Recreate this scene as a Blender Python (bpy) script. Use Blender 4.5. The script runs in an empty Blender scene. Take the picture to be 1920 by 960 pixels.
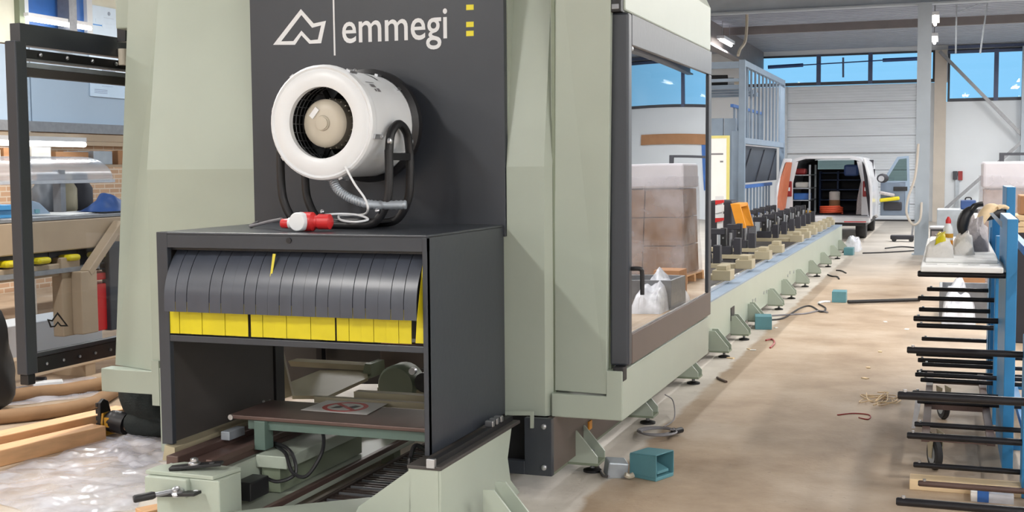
import bpy, bmesh, math, random
from mathutils import Vector, Matrix, Euler, noise
random.seed(7)
S = bpy.context.scene
COL = S.collection
# ---------------------------------------------------------------- camera
FPX, CAMH = 2272.0, 1.65
_Y = Vector((1775-960, 480-308, -FPX)).normalized()
_X = -Vector((-5400-960, 480-364, -FPX)).normalized()
_X = (_X - _Y*_X.dot(_Y)).normalized()
_Z = _X.cross(_Y)
RM = Matrix((_X, _Y, _Z))                      # camera coords -> world
cam_d = bpy.data.cameras.new('camera'); cam = bpy.data.objects.new('camera', cam_d); COL.objects.link(cam)
cam.matrix_world = Matrix.Translation((0, 0, CAMH)) @ RM.to_4x4()
cam_d.sensor_width = 36.0; cam_d.lens = FPX/1920*36.0; cam_d.clip_end = 200; cam_d.clip_start = 0.05
S.camera = cam
CP = Vector((0, 0, CAMH))
def ray(x, y): return RM @ Vector((x-960, 480-y, -FPX))
def onX(x, y, v): d = ray(x, y); return CP + d*((v-CP.x)/d.x)
def onY(x, y, v): d = ray(x, y); return CP + d*((v-CP.y)/d.y)
def onZ(x, y, v): d = ray(x, y); return CP + d*((v-CP.z)/d.z)
# ---------------------------------------------------------------- sky, exposure
S.view_settings.view_transform = 'Standard'; S.view_settings.look = 'None'
S.view_settings.gamma = 1.0; S.view_settings.use_curve_mapping = False
S.view_settings.exposure = 0.0
W = bpy.data.worlds.new('sky'); S.world = W; W.use_nodes = True
nt = W.node_tree; nt.nodes.clear()
wo = nt.nodes.new('ShaderNodeOutputWorld'); bg = nt.nodes.new('ShaderNodeBackground')
tc = nt.nodes.new('ShaderNodeTexCoord'); nz = nt.nodes.new('ShaderNodeTexNoise'); cr = nt.nodes.new('ShaderNodeValToRGB')
nz.inputs['Scale'].default_value = 9.0; nz.inputs['Detail'].default_value = 5.0
cr.color_ramp.elements[0].position = 0.60; cr.color_ramp.elements[0].color = (0.27, 0.65, 0.98, 1)
cr.color_ramp.elements[1].position = 0.80; cr.color_ramp.elements[1].color = (0.85, 0.93, 1.0, 1)
nt.links.new(tc.outputs['Generated'], nz.inputs['Vector']); nt.links.new(nz.outputs['Fac'], cr.inputs['Fac'])
nt.links.new(cr.outputs['Color'], bg.inputs['Color']); bg.inputs['Strength'].default_value = 1.05
nt.links.new(bg.outputs[0], wo.inputs[0])
LAMP_W = 185.0          # power of every ceiling luminaire (built further down)
# ---------------------------------------------------------------- materials
def srgb(c): return tuple(((v/255)/12.92 if v/255 <= .04045 else ((v/255+.055)/1.055)**2.4) for v in c)
MATS = {}
def mat(name, rgb, rough=.5, metal=0., var=.06, scale=6., bump=0., spec=.5, grain=None, emit=None, alpha=None, coat=0.):
    m = bpy.data.materials.new(name); m.use_nodes = True; n = m.node_tree; b = n.nodes['Principled BSDF']
    c = srgb(rgb)
    b.inputs['Roughness'].default_value = rough; b.inputs['Metallic'].default_value = metal
    b.inputs['Specular IOR Level'].default_value = spec; b.inputs['Coat Weight'].default_value = coat
    t = n.nodes.new('ShaderNodeTexCoord'); z = n.nodes.new('ShaderNodeTexNoise')
    z.inputs['Scale'].default_value = scale; z.inputs['Detail'].default_value = 4
    if grain:
        mp = n.nodes.new('ShaderNodeMapping'); mp.inputs['Scale'].default_value = grain
        n.links.new(t.outputs['Object'], mp.inputs['Vector']); n.links.new(mp.outputs[0], z.inputs['Vector'])
    else: n.links.new(t.outputs['Object'], z.inputs['Vector'])
    r = n.nodes.new('ShaderNodeValToRGB'); e = r.color_ramp.elements
    e[0].position = .3; e[1].position = .7
    e[0].color = tuple(v*(1-var) for v in c)+(1,); e[1].color = tuple(min(1, v*(1+var)) for v in c)+(1,)
    n.links.new(z.outputs['Fac'], r.inputs['Fac']); n.links.new(r.outputs[0], b.inputs['Base Color'])
    if bump:
        bp = n.nodes.new('ShaderNodeBump'); bp.inputs['Strength'].default_value = bump; bp.inputs['Distance'].default_value = .01
        z2 = n.nodes.new('ShaderNodeTexNoise'); z2.inputs['Scale'].default_value = scale*6
        n.links.new(t.outputs['Object'], z2.inputs['Vector']); n.links.new(z2.outputs['Fac'], bp.inputs['Height'])
        n.links.new(bp.outputs[0], b.inputs['Normal'])
    if emit: b.inputs['Emission Color'].default_value = srgb(emit[0])+(1,); b.inputs['Emission Strength'].default_value = emit[1]
    if alpha is not None: b.inputs['Alpha'].default_value = alpha
    MATS[name] = m; return m
def glassy(name, tint, f0=.04, gain=1.0, rough=.0):
    """thin sheet seen from either side: tinted see-through plus mirror that grows towards grazing angles"""
    m = bpy.data.materials.new(name); m.use_nodes = True; n = m.node_tree; n.nodes.clear()
    o = n.nodes.new('ShaderNodeOutputMaterial'); mx = n.nodes.new('ShaderNodeMixShader')
    tr = n.nodes.new('ShaderNodeBsdfTransparent'); gl = n.nodes.new('ShaderNodeBsdfGlossy'); geo = n.nodes.new('ShaderNodeNewGeometry')
    dot = n.nodes.new('ShaderNodeVectorMath'); dot.operation = 'DOT_PRODUCT'
    n.links.new(geo.outputs['Normal'], dot.inputs[0]); n.links.new(geo.outputs['Incoming'], dot.inputs[1])
    def M_(op, a, k=None, link=None):
        x = n.nodes.new('ShaderNodeMath'); x.operation = op; n.links.new(a, x.inputs[0])
        if k is not None: x.inputs[1].default_value = k
        return x
    ab = M_('ABSOLUTE', dot.outputs['Value'])
    inv = n.nodes.new('ShaderNodeMath'); inv.operation = 'SUBTRACT'; inv.inputs[0].default_value = 1.0; n.links.new(ab.outputs[0], inv.inputs[1])
    pw = M_('POWER', inv.outputs[0], 5.0); sc = M_('MULTIPLY', pw.outputs[0], 1-f0); ad = M_('ADD', sc.outputs[0], f0)
    mu = M_('MULTIPLY', ad.outputs[0], gain); mu.use_clamp = True
    tr.inputs['Color'].default_value = srgb(tint)+(1,); gl.inputs['Roughness'].default_value = rough
    gl.inputs['Color'].default_value = (.96, .97, .98, 1)
    n.links.new(mu.outputs[0], mx.inputs[0])
    n.links.new(tr.outputs[0], mx.inputs[1]); n.links.new(gl.outputs[0], mx.inputs[2]); n.links.new(mx.outputs[0], o.inputs[0])
    MATS[name] = m; return m
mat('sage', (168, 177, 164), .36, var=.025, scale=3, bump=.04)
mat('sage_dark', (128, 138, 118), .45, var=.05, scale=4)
mat('beige_paint', (168, 158, 132), .45, var=.05, scale=4)
mat('anthracite', (54, 58, 65), .36, var=.04, scale=5, bump=.05)
mat('anth_inner', (66, 62, 60), .5, var=.06, scale=4)
mat('black', (26, 26, 29), .45, var=.1)
mat('rubber', (40, 40, 42), .7, var=.15, scale=20)
mat('strip_dark', (64, 69, 80), .32, var=.08, scale=9, spec=.6)
mat('strip_yellow', (206, 190, 20), .45, var=.06, scale=9)
mat('white_paint', (226, 229, 232), .35, var=.02)
mat('white_board', (240, 240, 238), .5, var=.02)
mat('white_print', (228, 230, 232), .5, var=.02)
mat('yellow_print', (235, 222, 50), .5, var=.03)
mat('steel', (190, 192, 196), .28, metal=.9, var=.06, scale=20)
mat('steel_dull', (140, 142, 146), .45, metal=.6, var=.1, scale=15)
mat('galv', (172, 180, 188), .45, metal=.5, var=.1, scale=8)
mat('brown_steel', (96, 76, 70), .42, metal=.25, var=.15, scale=8, grain=(1, .2, 1))
mat('panel_brown', (98, 86, 80), .42, var=.06, scale=3)
mat('motor_beige', (192, 184, 168), .4, var=.05)
mat('red', (206, 42, 44), .4, var=.05)
mat('red_dark', (150, 40, 42), .4, var=.08)
mat('green_conn', (20, 150, 90), .4, var=.05)
mat('green_frame', (92, 112, 104), .45, var=.06)
mat('teal', (92, 142, 152), .45, var=.05, scale=8)
mat('blue_rack', (50, 132, 186), .4, var=.06, scale=6)
mat('blue_dark', (44, 74, 128), .45, var=.08)
mat('blue_bright', (52, 104, 178), .45, var=.08)
mat('blue_grey', (134, 152, 172), .45, var=.06, scale=5)
mat('wall_blue', (168, 186, 204), .6, var=.02, scale=2)
mat('wall_white', (216, 222, 228), .7, var=.02, scale=1.5)
mat('door_white', (206, 213, 221), .5, var=.05, scale=1.2, grain=(.4, 1, 3))
mat('roof_deck', (146, 152, 164), .55, var=.08, scale=2)
mat('roof_beam', (112, 106, 106), .6, var=.08, scale=3)
mat('column_grey', (158, 168, 178), .5, var=.06, scale=3)
mat('column_beige', (186, 178, 168), .6, var=.06, scale=3)
mat('mullion', (74, 86, 116), .5, var=.06)
mat('dark_frame', (60, 62, 70), .5, var=.06)
mat('timber', (214, 168, 124), .6, var=.14, scale=3, grain=(8, .7, 8))
mat('timber_pale', (226, 200, 160), .6, var=.1, scale=3, grain=(.7, 8, 8))
mat('cardboard', (168, 124, 88), .75, var=.08, scale=4)
mat('carton_dark', (136, 104, 76), .75, var=.08, scale=4)
mat('foam_bundle', (200, 198, 206), .6, var=.05, scale=3)
mat('cardboard_tube', (150, 118, 86), .75, var=.15, scale=5)
mat('brick', (186, 142, 104), .8, var=.12, scale=7)
mat('mortar', (196, 184, 168), .9, var=.05)
mat('cloth_white', (226, 222, 216), .85, var=.05, scale=14, bump=.4)
mat('cloth_grey', (176, 170, 172), .85, var=.16, scale=30, bump=.4)
mat('skin', (206, 160, 132), .5, var=.04)
mat('trousers', (22, 30, 30), .85, var=.2, scale=12, bump=.4)
mat('yellow_trim', (196, 146, 40), .6, var=.1)
mat('orange', (228, 150, 36), .45, var=.06)
mat('red_orange', (206, 84, 52), .5, var=.1)
mat('rust_orange', (186, 108, 78), .5, var=.05)
mat('paper', (238, 236, 232), .6, var=.02)
mat('poster', (206, 226, 246), .5, var=.03)
mat('poster_blue', (70, 146, 222), .5, var=.04)
mat('poster_grey', (150, 164, 186), .6, var=.05)
mat('cable_grey', (120, 118, 122), .5, var=.1)
mat('chain', (70, 58, 54), .5, metal=.2, var=.2, scale=30)
mat('arm_black', (36, 36, 40), .3, metal=.3, var=.15, scale=20)
mat('pale_yellow', (222, 212, 130), .5, var=.03)
mat('lamp_body', (214, 216, 220), .5, var=.03)
mat('lamp_glow', (255, 252, 244), .5, var=0, emit=((255, 250, 240), 9.0))
mat('tan', (168, 148, 124), .5, var=.05, scale=4)
mat('hood_clear', (176, 178, 186), .25, var=.05, alpha=.55)
mat('dark_glass', (46, 56, 70), .45, var=.1, scale=2)
mat('van_white', (216, 218, 224), .25, var=.03, coat=.5)
mat('van_dark', (44, 44, 52), .6, var=.1)
mat('van_door_inner', (108, 122, 140), .5, var=.06)
glassy('pane_door', (120, 116, 112), .06, 2.1)
glassy('pane_clear', (226, 230, 234), .02, .5)
glassy('pane_window', (252, 253, 255), .03, 1.0)
glassy('pane_van', (190, 205, 205), .04, 1.0)
def film_mat(name, tint, cover, rough):
    m = bpy.data.materials.new(name); m.use_nodes = True; n = m.node_tree; b = n.nodes['Principled BSDF']
    b.inputs['Base Color'].default_value = srgb(tint)+(1,); b.inputs['Roughness'].default_value = rough
    t = n.nodes.new('ShaderNodeTexCoord'); z = n.nodes.new('ShaderNodeTexNoise'); z.inputs['Scale'].default_value = 5; z.inputs['Detail'].default_value = 5
    r = n.nodes.new('ShaderNodeMapRange'); r.inputs[1].default_value = .35; r.inputs[2].default_value = .65
    r.inputs[3].default_value = cover-.2; r.inputs[4].default_value = min(1, cover+.2)
    n.links.new(t.outputs['Object'], z.inputs['Vector']); n.links.new(z.outputs['Fac'], r.inputs[0]); n.links.new(r.outputs[0], b.inputs['Alpha'])
    MATS[name] = m
film_mat('film', (222, 222, 232), .46, .16)
film_mat('film_heavy', (226, 228, 236), .8, .25)
def floor_mat():
    m = bpy.data.materials.new('concrete'); m.use_nodes = True; n = m.node_tree; b = n.nodes['Principled BSDF']; gp = n.nodes.new('ShaderNodeNewGeometry')
    t = n.nodes.new('ShaderNodeTexCoord')
    def nz(sc, det, rough=.55):
        z = n.nodes.new('ShaderNodeTexNoise'); z.inputs['Scale'].default_value = sc; z.inputs['Detail'].default_value = det
        z.inputs['Roughness'].default_value = rough; n.links.new(gp.outputs['Position'], z.inputs['Vector']); return z.outputs['Fac']
    def ramp(f, stops):
        r = n.nodes.new('ShaderNodeValToRGB'); e = r.color_ramp.elements
        e[0].position, e[0].color = stops[0][0], srgb(stops[0][1])+(1,); e[1].position, e[1].color = stops[-1][0], srgb(stops[-1][1])+(1,)
        for p, c in stops[1:-1]: x = e.new(p); x.color = srgb(c)+(1,)
        n.links.new(f, r.inputs['Fac']); return r.outputs[0]
    def mix(f, a, c):
        x = n.nodes.new('ShaderNodeMix'); x.data_type = 'RGBA'; n.links.new(f, x.inputs['Factor']); n.links.new(a, x.inputs['A']); n.links.new(c, x.inputs['B']); return x.outputs['Result']
    def mr(v, a, c):
        x = n.nodes.new('ShaderNodeMapRange'); x.inputs[1].default_value = a; x.inputs[2].default_value = c; n.links.new(v, x.inputs[0]); return x.outputs[0]
    def math_(op, a, v=None, k=0.):
        x = n.nodes.new('ShaderNodeMath'); x.operation = op; n.links.new(a, x.inputs[0])
        if v is None: x.inputs[1].default_value = k
        else: n.links.new(v, x.inputs[1])
        return x.outputs[0]
    sep = n.nodes.new('ShaderNodeSeparateXYZ'); n.links.new(gp.outputs['Position'], sep.inputs[0])
    brown = ramp(nz(1.1, 6, .65), [(.30, (146, 124, 101)), (.5, (172, 151, 128)), (.70, (192, 175, 155))])
    grey = ramp(nz(2.0, 6, .6), [(.3, (186, 178, 168)), (.7, (220, 212, 202))])
    far = ramp(nz(.8, 5), [(.3, (158, 152, 144)), (.7, (182, 176, 168))])
    wob = math_('MULTIPLY', nz(3.0, 4), k=.16)
    x = math_('ADD', sep.outputs[0], wob)
    pad = math_('MULTIPLY', mr(x, -1.56, -1.60), mr(x, -4.4, -4.1))            # lighter concrete pad under the machine
    wob2 = math_('MULTIPLY', nz(.35, 4), k=6.)
    y = math_('ADD', sep.outputs[1], wob2)
    farf = mr(y, 20., 27.)
    c = mix(farf, brown, far); c = mix(pad, c, grey)
    sp = mr(nz(26, 3), .66, .75); dk = ramp(nz(3, 2), [(0, (120, 104, 90)), (1, (120, 104, 90))])
    sp = math_('MULTIPLY', sp, k=.5); c = mix(sp, c, dk)
    n.links.new(c, b.inputs['Base Color'])
    b.inputs['Roughness'].default_value = .55
    bp = n.nodes.new('ShaderNodeBump'); bp.inputs['Strength'].default_value = .15; bp.inputs['Distance'].default_value = .01
    n.links.new(nz(40, 3), bp.inputs['Height']); n.links.new(bp.outputs[0], b.inputs['Normal'])
    MATS['concrete'] = m
floor_mat()
# ---------------------------------------------------------------- mesh helpers
class MB:
    def __init__(s): s.v = []; s.f = []
    def add(s, vs, fs):
        o = len(s.v); s.v += [tuple(v) for v in vs]; s.f += [tuple(i+o for i in f) for f in fs]; return s
    def box(s, x0, x1, y0, y1, z0, z1):
        return s.add([(x, y, z) for x in (x0, x1) for y in (y0, y1) for z in (z0, z1)],
                     [(0, 1, 3, 2), (4, 6, 7, 5), (0, 4, 5, 1), (2, 3, 7, 6), (0, 2, 6, 4), (1, 5, 7, 3)])
    def obox(s, c, size, rot=(0, 0, 0)):
        M = Euler(rot).to_matrix(); c = Vector(c); hx, hy, hz = (k/2 for k in size)
        vs = [c+M @ Vector((x, y, z)) for x in (-hx, hx) for y in (-hy, hy) for z in (-hz, hz)]
        return s.add(vs, [(0, 1, 3, 2), (4, 6, 7, 5), (0, 4, 5, 1), (2, 3, 7, 6), (0, 2, 6, 4), (1, 5, 7, 3)])
    def bar(s, p0, p1, w, h, up=(0, 0, 1)):
        """square bar between two points, w sideways, h along up"""
        p0, p1 = Vector(p0), Vector(p1); d = (p1-p0).normalized(); u = Vector(up)
        sd = d.cross(u)
        if sd.length < 1e-4: u = Vector((0, 1, 0)); sd = d.cross(u)
        sd.normalize(); u = sd.cross(d).normalized()
        vs = [p+sd*a*w/2+u*b*h/2 for p in (p0, p1) for a in (-1, 1) for b in (-1, 1)]
        return s.add(vs, [(0, 1, 3, 2), (4, 6, 7, 5), (0, 4, 5, 1), (2, 3, 7, 6), (0, 2, 6, 4), (1, 5, 7, 3)])
    def extr(s, poly, vec):
        """polygon of 3D points pushed along vec"""
        n = len(poly); vec = Vector(vec); a = [Vector(p) for p in poly]; vs = a+[p+vec for p in a]
        return s.add(vs, [tuple(range(n))[::-1], tuple(range(n, 2*n))]+[(i, (i+1) % n, n+(i+1) % n, n+i) for i in range(n)])
    def ring(s, outer, inner, vec):
        """frame between two loops of equal count, with thickness vec"""
        n = len(outer); vec = Vector(vec); o = [Vector(p) for p in outer]; i = [Vector(p) for p in inner]
        vs = o+i+[p+vec for p in o]+[p+vec for p in i]; f = []
        for k in range(n):
            m = (k+1) % n
            f += [(k, m, n+m, n+k), (2*n+k, 3*n+k, 3*n+m, 2*n+m), (k, 2*n+k, 2*n+m, m), (n+k, n+m, 3*n+m, 3*n+k)]
        return s.add(vs, f)
    def tube(s, pts, r, seg=8, closed=False):
        pts = [Vector(p) for p in pts]; n = len(pts); vs = []; fs = []; prev = None
        for i, p in enumerate(pts):
            if closed: d = pts[(i+1) % n]-pts[i-1]
            else: d = pts[min(i+1, n-1)]-pts[max(i-1, 0)]
            d.normalize()
            if prev is None:
                a = d.cross(Vector((0, 0, 1)))
                if a.length < .05: a = d.cross(Vector((0, 1, 0)))
            else: a = prev - d*prev.dot(d)
            a.normalize(); prev = a; b = d.cross(a); rr = r[i] if isinstance(r, (list, tuple)) else r
            vs += [p+(a*math.cos(t)+b*math.sin(t))*rr for t in [2*math.pi*k/seg for k in range(seg)]]
        for i in range(n if closed else n-1):
            j = (i+1) % n
            for k in range(seg): m = (k+1) % seg; fs.append((i*seg+k, i*seg+m, j*seg+m, j*seg+k))
        if not closed: fs += [tuple(range(seg))[::-1], tuple(range((n-1)*seg, n*seg))]
        return s.add(vs, fs)
    def cyl(s, p0, p1, r, seg=12, r1=None): return s.tube([p0, p1], [r, r if r1 is None else r1], seg)
    def lathe(s, prof, o, ax, seg=24, caps=True):
        """profile of (radius, distance along axis)"""
        ax = Vector(ax).normalized(); o = Vector(o); a = ax.orthogonal().normalized(); b = ax.cross(a); vs = []; fs = []; n = len(prof)
        for r, h in prof: vs += [o+ax*h+(a*math.cos(2*math.pi*k/seg)+b*math.sin(2*math.pi*k/seg))*max(r, 1e-4) for k in range(seg)]
        for i in range(n-1):
            for k in range(seg): m = (k+1) % seg; fs.append((i*seg+k, i*seg+m, (i+1)*seg+m, (i+1)*seg+k))
        if caps: fs += [tuple(range(seg))[::-1], tuple(range((n-1)*seg, n*seg))]
        return s.add(vs, fs)
    def ball(s, c, r, seg=12, sc=(1, 1, 1)):
        vs = []; fs = []; c = Vector(c); R = seg//2
        for i in range(R+1):
            t = math.pi*i/R
            for k in range(seg):
                p = 2*math.pi*k/seg; vs.append(c+Vector((sc[0]*math.sin(t)*math.cos(p), sc[1]*math.sin(t)*math.sin(p), sc[2]*math.cos(t)))*r)
        for i in range(R):
            for k in range(seg): m = (k+1) % seg; fs.append((i*seg+k, (i+1)*seg+k, (i+1)*seg+m, i*seg+m))
        return s.add(vs, fs)
    def grid(s, fn, nu, nv):
        vs = [fn(i/nu, j/nv) for j in range(nv+1) for i in range(nu+1)]
        return s.add(vs, [(j*(nu+1)+i, j*(nu+1)+i+1, (j+1)*(nu+1)+i+1, (j+1)*(nu+1)+i) for j in range(nv) for i in range(nu)])
    def build(s, name, m, parent=None, smooth=False, bevel=0., solid=0.):
        off = Vector((0, 0, 0)); q = parent
        while q is not None: off += q.location; q = q.parent
        base = None
        if parent is None:                       # a thing of one mesh: origin at the middle of its base
            xs = list(zip(*s.v)); base = Vector(((min(xs[0])+max(xs[0]))/2, (min(xs[1])+max(xs[1]))/2, min(xs[2]))); off = base
        me = bpy.data.meshes.new(name)
        me.from_pydata([tuple(Vector(v)-off) for v in s.v], [], s.f)
        bm = bmesh.new(); bm.from_mesh(me); bmesh.ops.remove_doubles(bm, verts=bm.verts, dist=1e-5)
        bmesh.ops.recalc_face_normals(bm, faces=bm.faces)
        if smooth:
            for f in bm.faces: f.smooth = True
            for e in bm.edges:
                if len(e.link_faces) == 2 and e.calc_face_angle(0) > .7: e.smooth = False
        bm.to_mesh(me); bm.free()
        me.materials.append(MATS[m]); o = bpy.data.objects.new(name, me); COL.objects.link(o)
        if base is not None: o.location = base
        if parent is not None: o.parent = parent
        if solid:
            so = o.modifiers.new('thickness', 'SOLIDIFY'); so.thickness = solid; so.offset = 0
        if bevel:
            bv = o.modifiers.new('bevel', 'BEVEL'); bv.width = bevel; bv.segments = 2; bv.limit_method = 'ANGLE'; bv.angle_limit = .6
        return o
def tag(o, label, cat, group=None):
    o['label'] = label; o['category'] = cat
    if group: o['group'] = group
    return o
def thing(name, label, cat, loc, group=None):
    o = bpy.data.objects.new(name, None); COL.objects.link(o); o.location = loc; o.empty_display_size = .2
    return tag(o, label, cat, group)
def struct(o): o['kind'] = 'structure'; return o
def copy_tree(o, parent=None):
    c = o.copy(); COL.objects.link(c); c.parent = parent
    for ch in list(o.children): copy_tree(ch, c)
    return c
def lerp(a, b, t): return a+(b-a)*t
def curve_pts(ctrl, n=8):
    """smooth path through control points"""
    P = [Vector(p) for p in ctrl]; out = []
    for i in range(len(P)-1):
        p0, p1, p2, p3 = P[max(i-1, 0)], P[i], P[i+1], P[min(i+2, len(P)-1)]
        for k in range(n):
            t = k/n
            out.append(.5*((2*p1)+(p2-p0)*t+(2*p0-5*p1+4*p2-p3)*t*t+(3*p1-p0-3*p2+p3)*t**3))
    return out+[P[-1]]
def text_mesh(body, size, xscale, offset=0.):
    """lettering as flat outlines (x right, y up), left aligned on the baseline"""
    cu = bpy.data.curves.new('lettering', 'FONT'); cu.body = body; cu.size = size; cu.offset = offset; cu.resolution_u = 4
    ob = bpy.data.objects.new('lettering_tmp', cu); COL.objects.link(ob)
    dg = bpy.context.evaluated_depsgraph_get(); me = ob.evaluated_get(dg).to_mesh()
    vs = [(v.co.x*xscale, v.co.y) for v in me.vertices]; fs = [tuple(p.vertices) for p in me.polygons]
    ob.evaluated_get(dg).to_mesh_clear(); bpy.data.objects.remove(ob); bpy.data.curves.remove(cu)
    return vs, fs
# ================================================================ the hall
XL, XR, YF, YB, ZC = -12.0, 7.5, -8.0, 37.2, 5.05
struct(MB().box(XL, XR, YF, YB, -.15, 0).build('floor', 'concrete'))
def deck():
    b = MB(); y = YF; prof = []
    while y < YB:
        prof += [(y, ZC), (y+.10, ZC), (y+.14, ZC+.07), (y+.26, ZC+.07)]; y += .30
    n = len(prof)
    vs = [(x, p[0], p[1]) for x in (XL, XR) for p in prof]
    b.add(vs, [(i, i+1, n+i+1, n+i) for i in range(n-1)])
    b.box(XL, XR, YF, YB, ZC+.08, ZC+.14)
    return b
ceil = struct(deck().build('ceiling', 'roof_deck'))
# roof steel
g = 0
for y in (-2.6, 10.4, 23.4):
    g += 1; struct(MB().box(XL, XR, y-.12, y+.12, 4.53, 4.56).box(XL, XR, y-.01, y+.01, 4.56, ZC-.03).box(XL, XR, y-.12, y+.12, ZC-.03, ZC).build('trim_%d' % g, 'column_grey'))
for x in (-5.25, 4.4):
    g += 1; struct(MB().box(x-.12, x+.12, 23.55, YB, 4.42, 4.46).box(x-.012, x+.012, 23.55, YB, 4.46, ZC).build('trim_%d' % g, 'roof_beam'))
g += 1; struct(MB().box(XL, XR, 30.2, 30.32, 4.86, ZC).build('trim_%d' % g, 'roof_beam'))
# brick material for the left wall
def brick_mat():
    m = bpy.data.materials.new('brick_wall'); m.use_nodes = True; n = m.node_tree; b = n.nodes['Principled BSDF']
    t = n.nodes.new('ShaderNodeNewGeometry'); sp_ = n.nodes.new('ShaderNodeSeparateXYZ'); mp = n.nodes.new('ShaderNodeCombineXYZ')
    n.links.new(t.outputs['Position'], sp_.inputs[0]); n.links.new(sp_.outputs[1], mp.inputs[0]); n.links.new(sp_.outputs[2], mp.inputs[1])
    k = n.nodes.new('ShaderNodeTexBrick'); k.inputs['Scale'].default_value = 2.2; k.inputs['Mortar Size'].default_value = .02; k.inputs['Row Height'].default_value = .16
    k.inputs['Color1'].default_value = srgb((192, 158, 128))+(1,); k.inputs['Color2'].default_value = srgb((176, 142, 114))+(1,); k.inputs['Mortar'].default_value = srgb((200, 186, 168))+(1,)
    n.links.new(mp.outputs[0], k.inputs['Vector']); n.links.new(k.outputs['Color'], b.inputs['Base Color'])
    b.inputs['Roughness'].default_value = .85; MATS['brick_wall'] = m
brick_mat()
wl = struct(MB().box(XL-.2, XL, YF, YB, 0, ZC+.2).build('wall_left', 'brick_wall'))
struct(MB().box(XR, XR+.2, YF, YB, 0, ZC+.2).build('wall_right', 'wall_white'))
struct(MB().box(XL, XR, YF-.2, YF, 0, ZC+.2).build('wall_front', 'wall_white'))
# cladding on the left wall: blue-grey band below, cream sheets and a window above
for k in range(9):
    y0 = 6.0+k*2.55
    MB().box(XL, XL+.06, y0+.012, y0+2.538, 2.34, 3.36).build('panel', 'wall_blue', wl, bevel=.006)
MB().box(XL, XL+.16, 6, 29, 2.20, 2.34).build('rail', 'steel_dull', wl)
MB().box(XL, XL+.10, 6, 29, 2.02, 2.12).build('rail', 'tan', wl)
mat('cream', (222, 222, 206), .6, var=.03)
for k, (y0, y1) in enumerate([(6.0, 13.45), (15.0, 16.4), (16.42, 19.4), (19.42, 23)]):
    MB().box(XL, XL+.05, y0, y1, 3.38, 4.9).build('panel', 'cream', wl)
w3 = struct(MB().ring([(XL, 13.5, 3.38), (XL, 14.95, 3.38), (XL, 14.95, 4.3), (XL, 13.5, 4.3)], [(XL, 13.62, 3.48), (XL, 14.83, 3.48), (XL, 14.83, 4.2), (XL, 13.62, 4.2)], (.1, 0, 0)).build('window_3', 'wall_white'))
MB().box(XL+.02, XL+.04, 13.62, 14.83, 3.48, 4.2).build('pane', 'blue_bright', w3)
MB().box(XL, XL+.14, 13.40, 13.50, 3.38, 4.9).build('post', 'sage_dark', wl)
MB().box(XL+.10, XL+.3, 14.2, 14.36, 3.38, 4.9).build('post', 'steel_dull', wl)
# ------------------------------------------------ back wall with sectional door and windows
p = onY(1475, 415, YB); dx0 = p.x; dx1 = onY(1716, 415, YB).x; DT = 4.0
wx1 = onY(1757, 300, YB).x
WB = MB()
WB.box(XL, dx0-.12, YB, YB+.2, 0, 4.0).box(XL, -5.75, YB, YB+.2, 4.0, ZC+.2)
WB.box(-5.75, wx1, YB, YB+.2, 4.92, ZC+.2)
WB.box(dx1, wx1, YB, YB+.2, 0, DT).box(wx1-.1, wx1+.25, YB, YB+.2, DT, 4.92)
WB.box(wx1, XR, YB, YB+.2, 0, 3.44).box(wx1, XR, YB, YB+.2, 4.92, ZC+.2)
wb = struct(WB.build('wall_back', 'wall_white'))
d1 = struct(MB().box(dx0-.1, dx0, YB-.06, YB+.1, 0, DT).box(dx1, dx1+.1, YB-.06, YB+.1, 0, DT).build('door_1', 'galv'))
def ribbed(z0, z1):
    b = MB(); n = 6; ys = []
    for i in range(n):
        a = z0+(z1-z0)*i/n; h = (z1-z0)/n
        ys += [(a, .0), (a+h*.55, .0), (a+h*.62, .012), (a+h*.93, .012)]
    ys.append((z1, 0)); m = len(ys)
    vs = [(x, YB+.0+d, z) for x in (dx0, dx1) for z, d in ys]
    b.add(vs, [(i, i+1, m+i+1, m+i) for i in range(m-1)]); return b
for i in range(8):
    ribbed(i*.5+.006, i*.5+.494).build('panel', 'door_white', d1)
MB().box(dx0, dx1, YB+.03, YB+.06, 0, DT).build('backing', 'dark_frame', d1)
MB().box(dx0, dx1, YB-.03, YB, .0, .05).build('seal', 'rubber', d1)
for z in (2.0,):
    MB().box(dx0, dx1, YB-.015, YB, z-.018, z+.018).build('joint', 'steel_dull', d1)
sh = MB().cyl(onY(1440, 126, YB-.3), onY(1506, 122, YB-.3), .055, 10).cyl(onY(1506, 122, YB-.3), onY(1655, 113, YB-.3), .018, 8).cyl(onY(1655, 113, YB-.3), onY(1722, 110, YB-.3), .055, 10)
sh.build('torsion_shaft', 'blue_dark', d1, smooth=True)
MB().bar(onY(1581, 145, YB-.3), onY(1581, 108, YB-.3), .09, .05).build('bracket', 'mullion', d1)
def window(n, x0, x1, z0, z1, mull, cross=()):
    w = struct(MB().ring([(x0, YB-.02, z0), (x1, YB-.02, z0), (x1, YB-.02, z1), (x0, YB-.02, z1)],
                         [(x0+.06, YB-.02, z0+.09), (x1-.06, YB-.02, z0+.09), (x1-.06, YB-.02, z1-.05), (x0+.06, YB-.02, z1-.05)], (0, .14, 0)).build('window_%d' % n, 'dark_frame'))
    xs = [x0]+mull+[x1]
    for m in mull: MB().box(m-.06, m+.06, YB-.04, YB+.1, z0, z1).build('mullion', 'mullion', w)
    for a, c in zip(xs, xs[1:]): MB().box(a+.05, c-.05, YB+.04, YB+.05, z0+.05, z1-.04).build('pane', 'pane_window', w)
    for z in cross: MB().box(x0, x1, YB-.10, YB+.02, z-.04, z+.04).build('rail', 'mullion', w)
    return w
window(1, -5.75, wx1-.1, 4.02, 4.92, [onY(1535, 120, YB).x, onY(1632, 120, YB).x])
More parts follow.
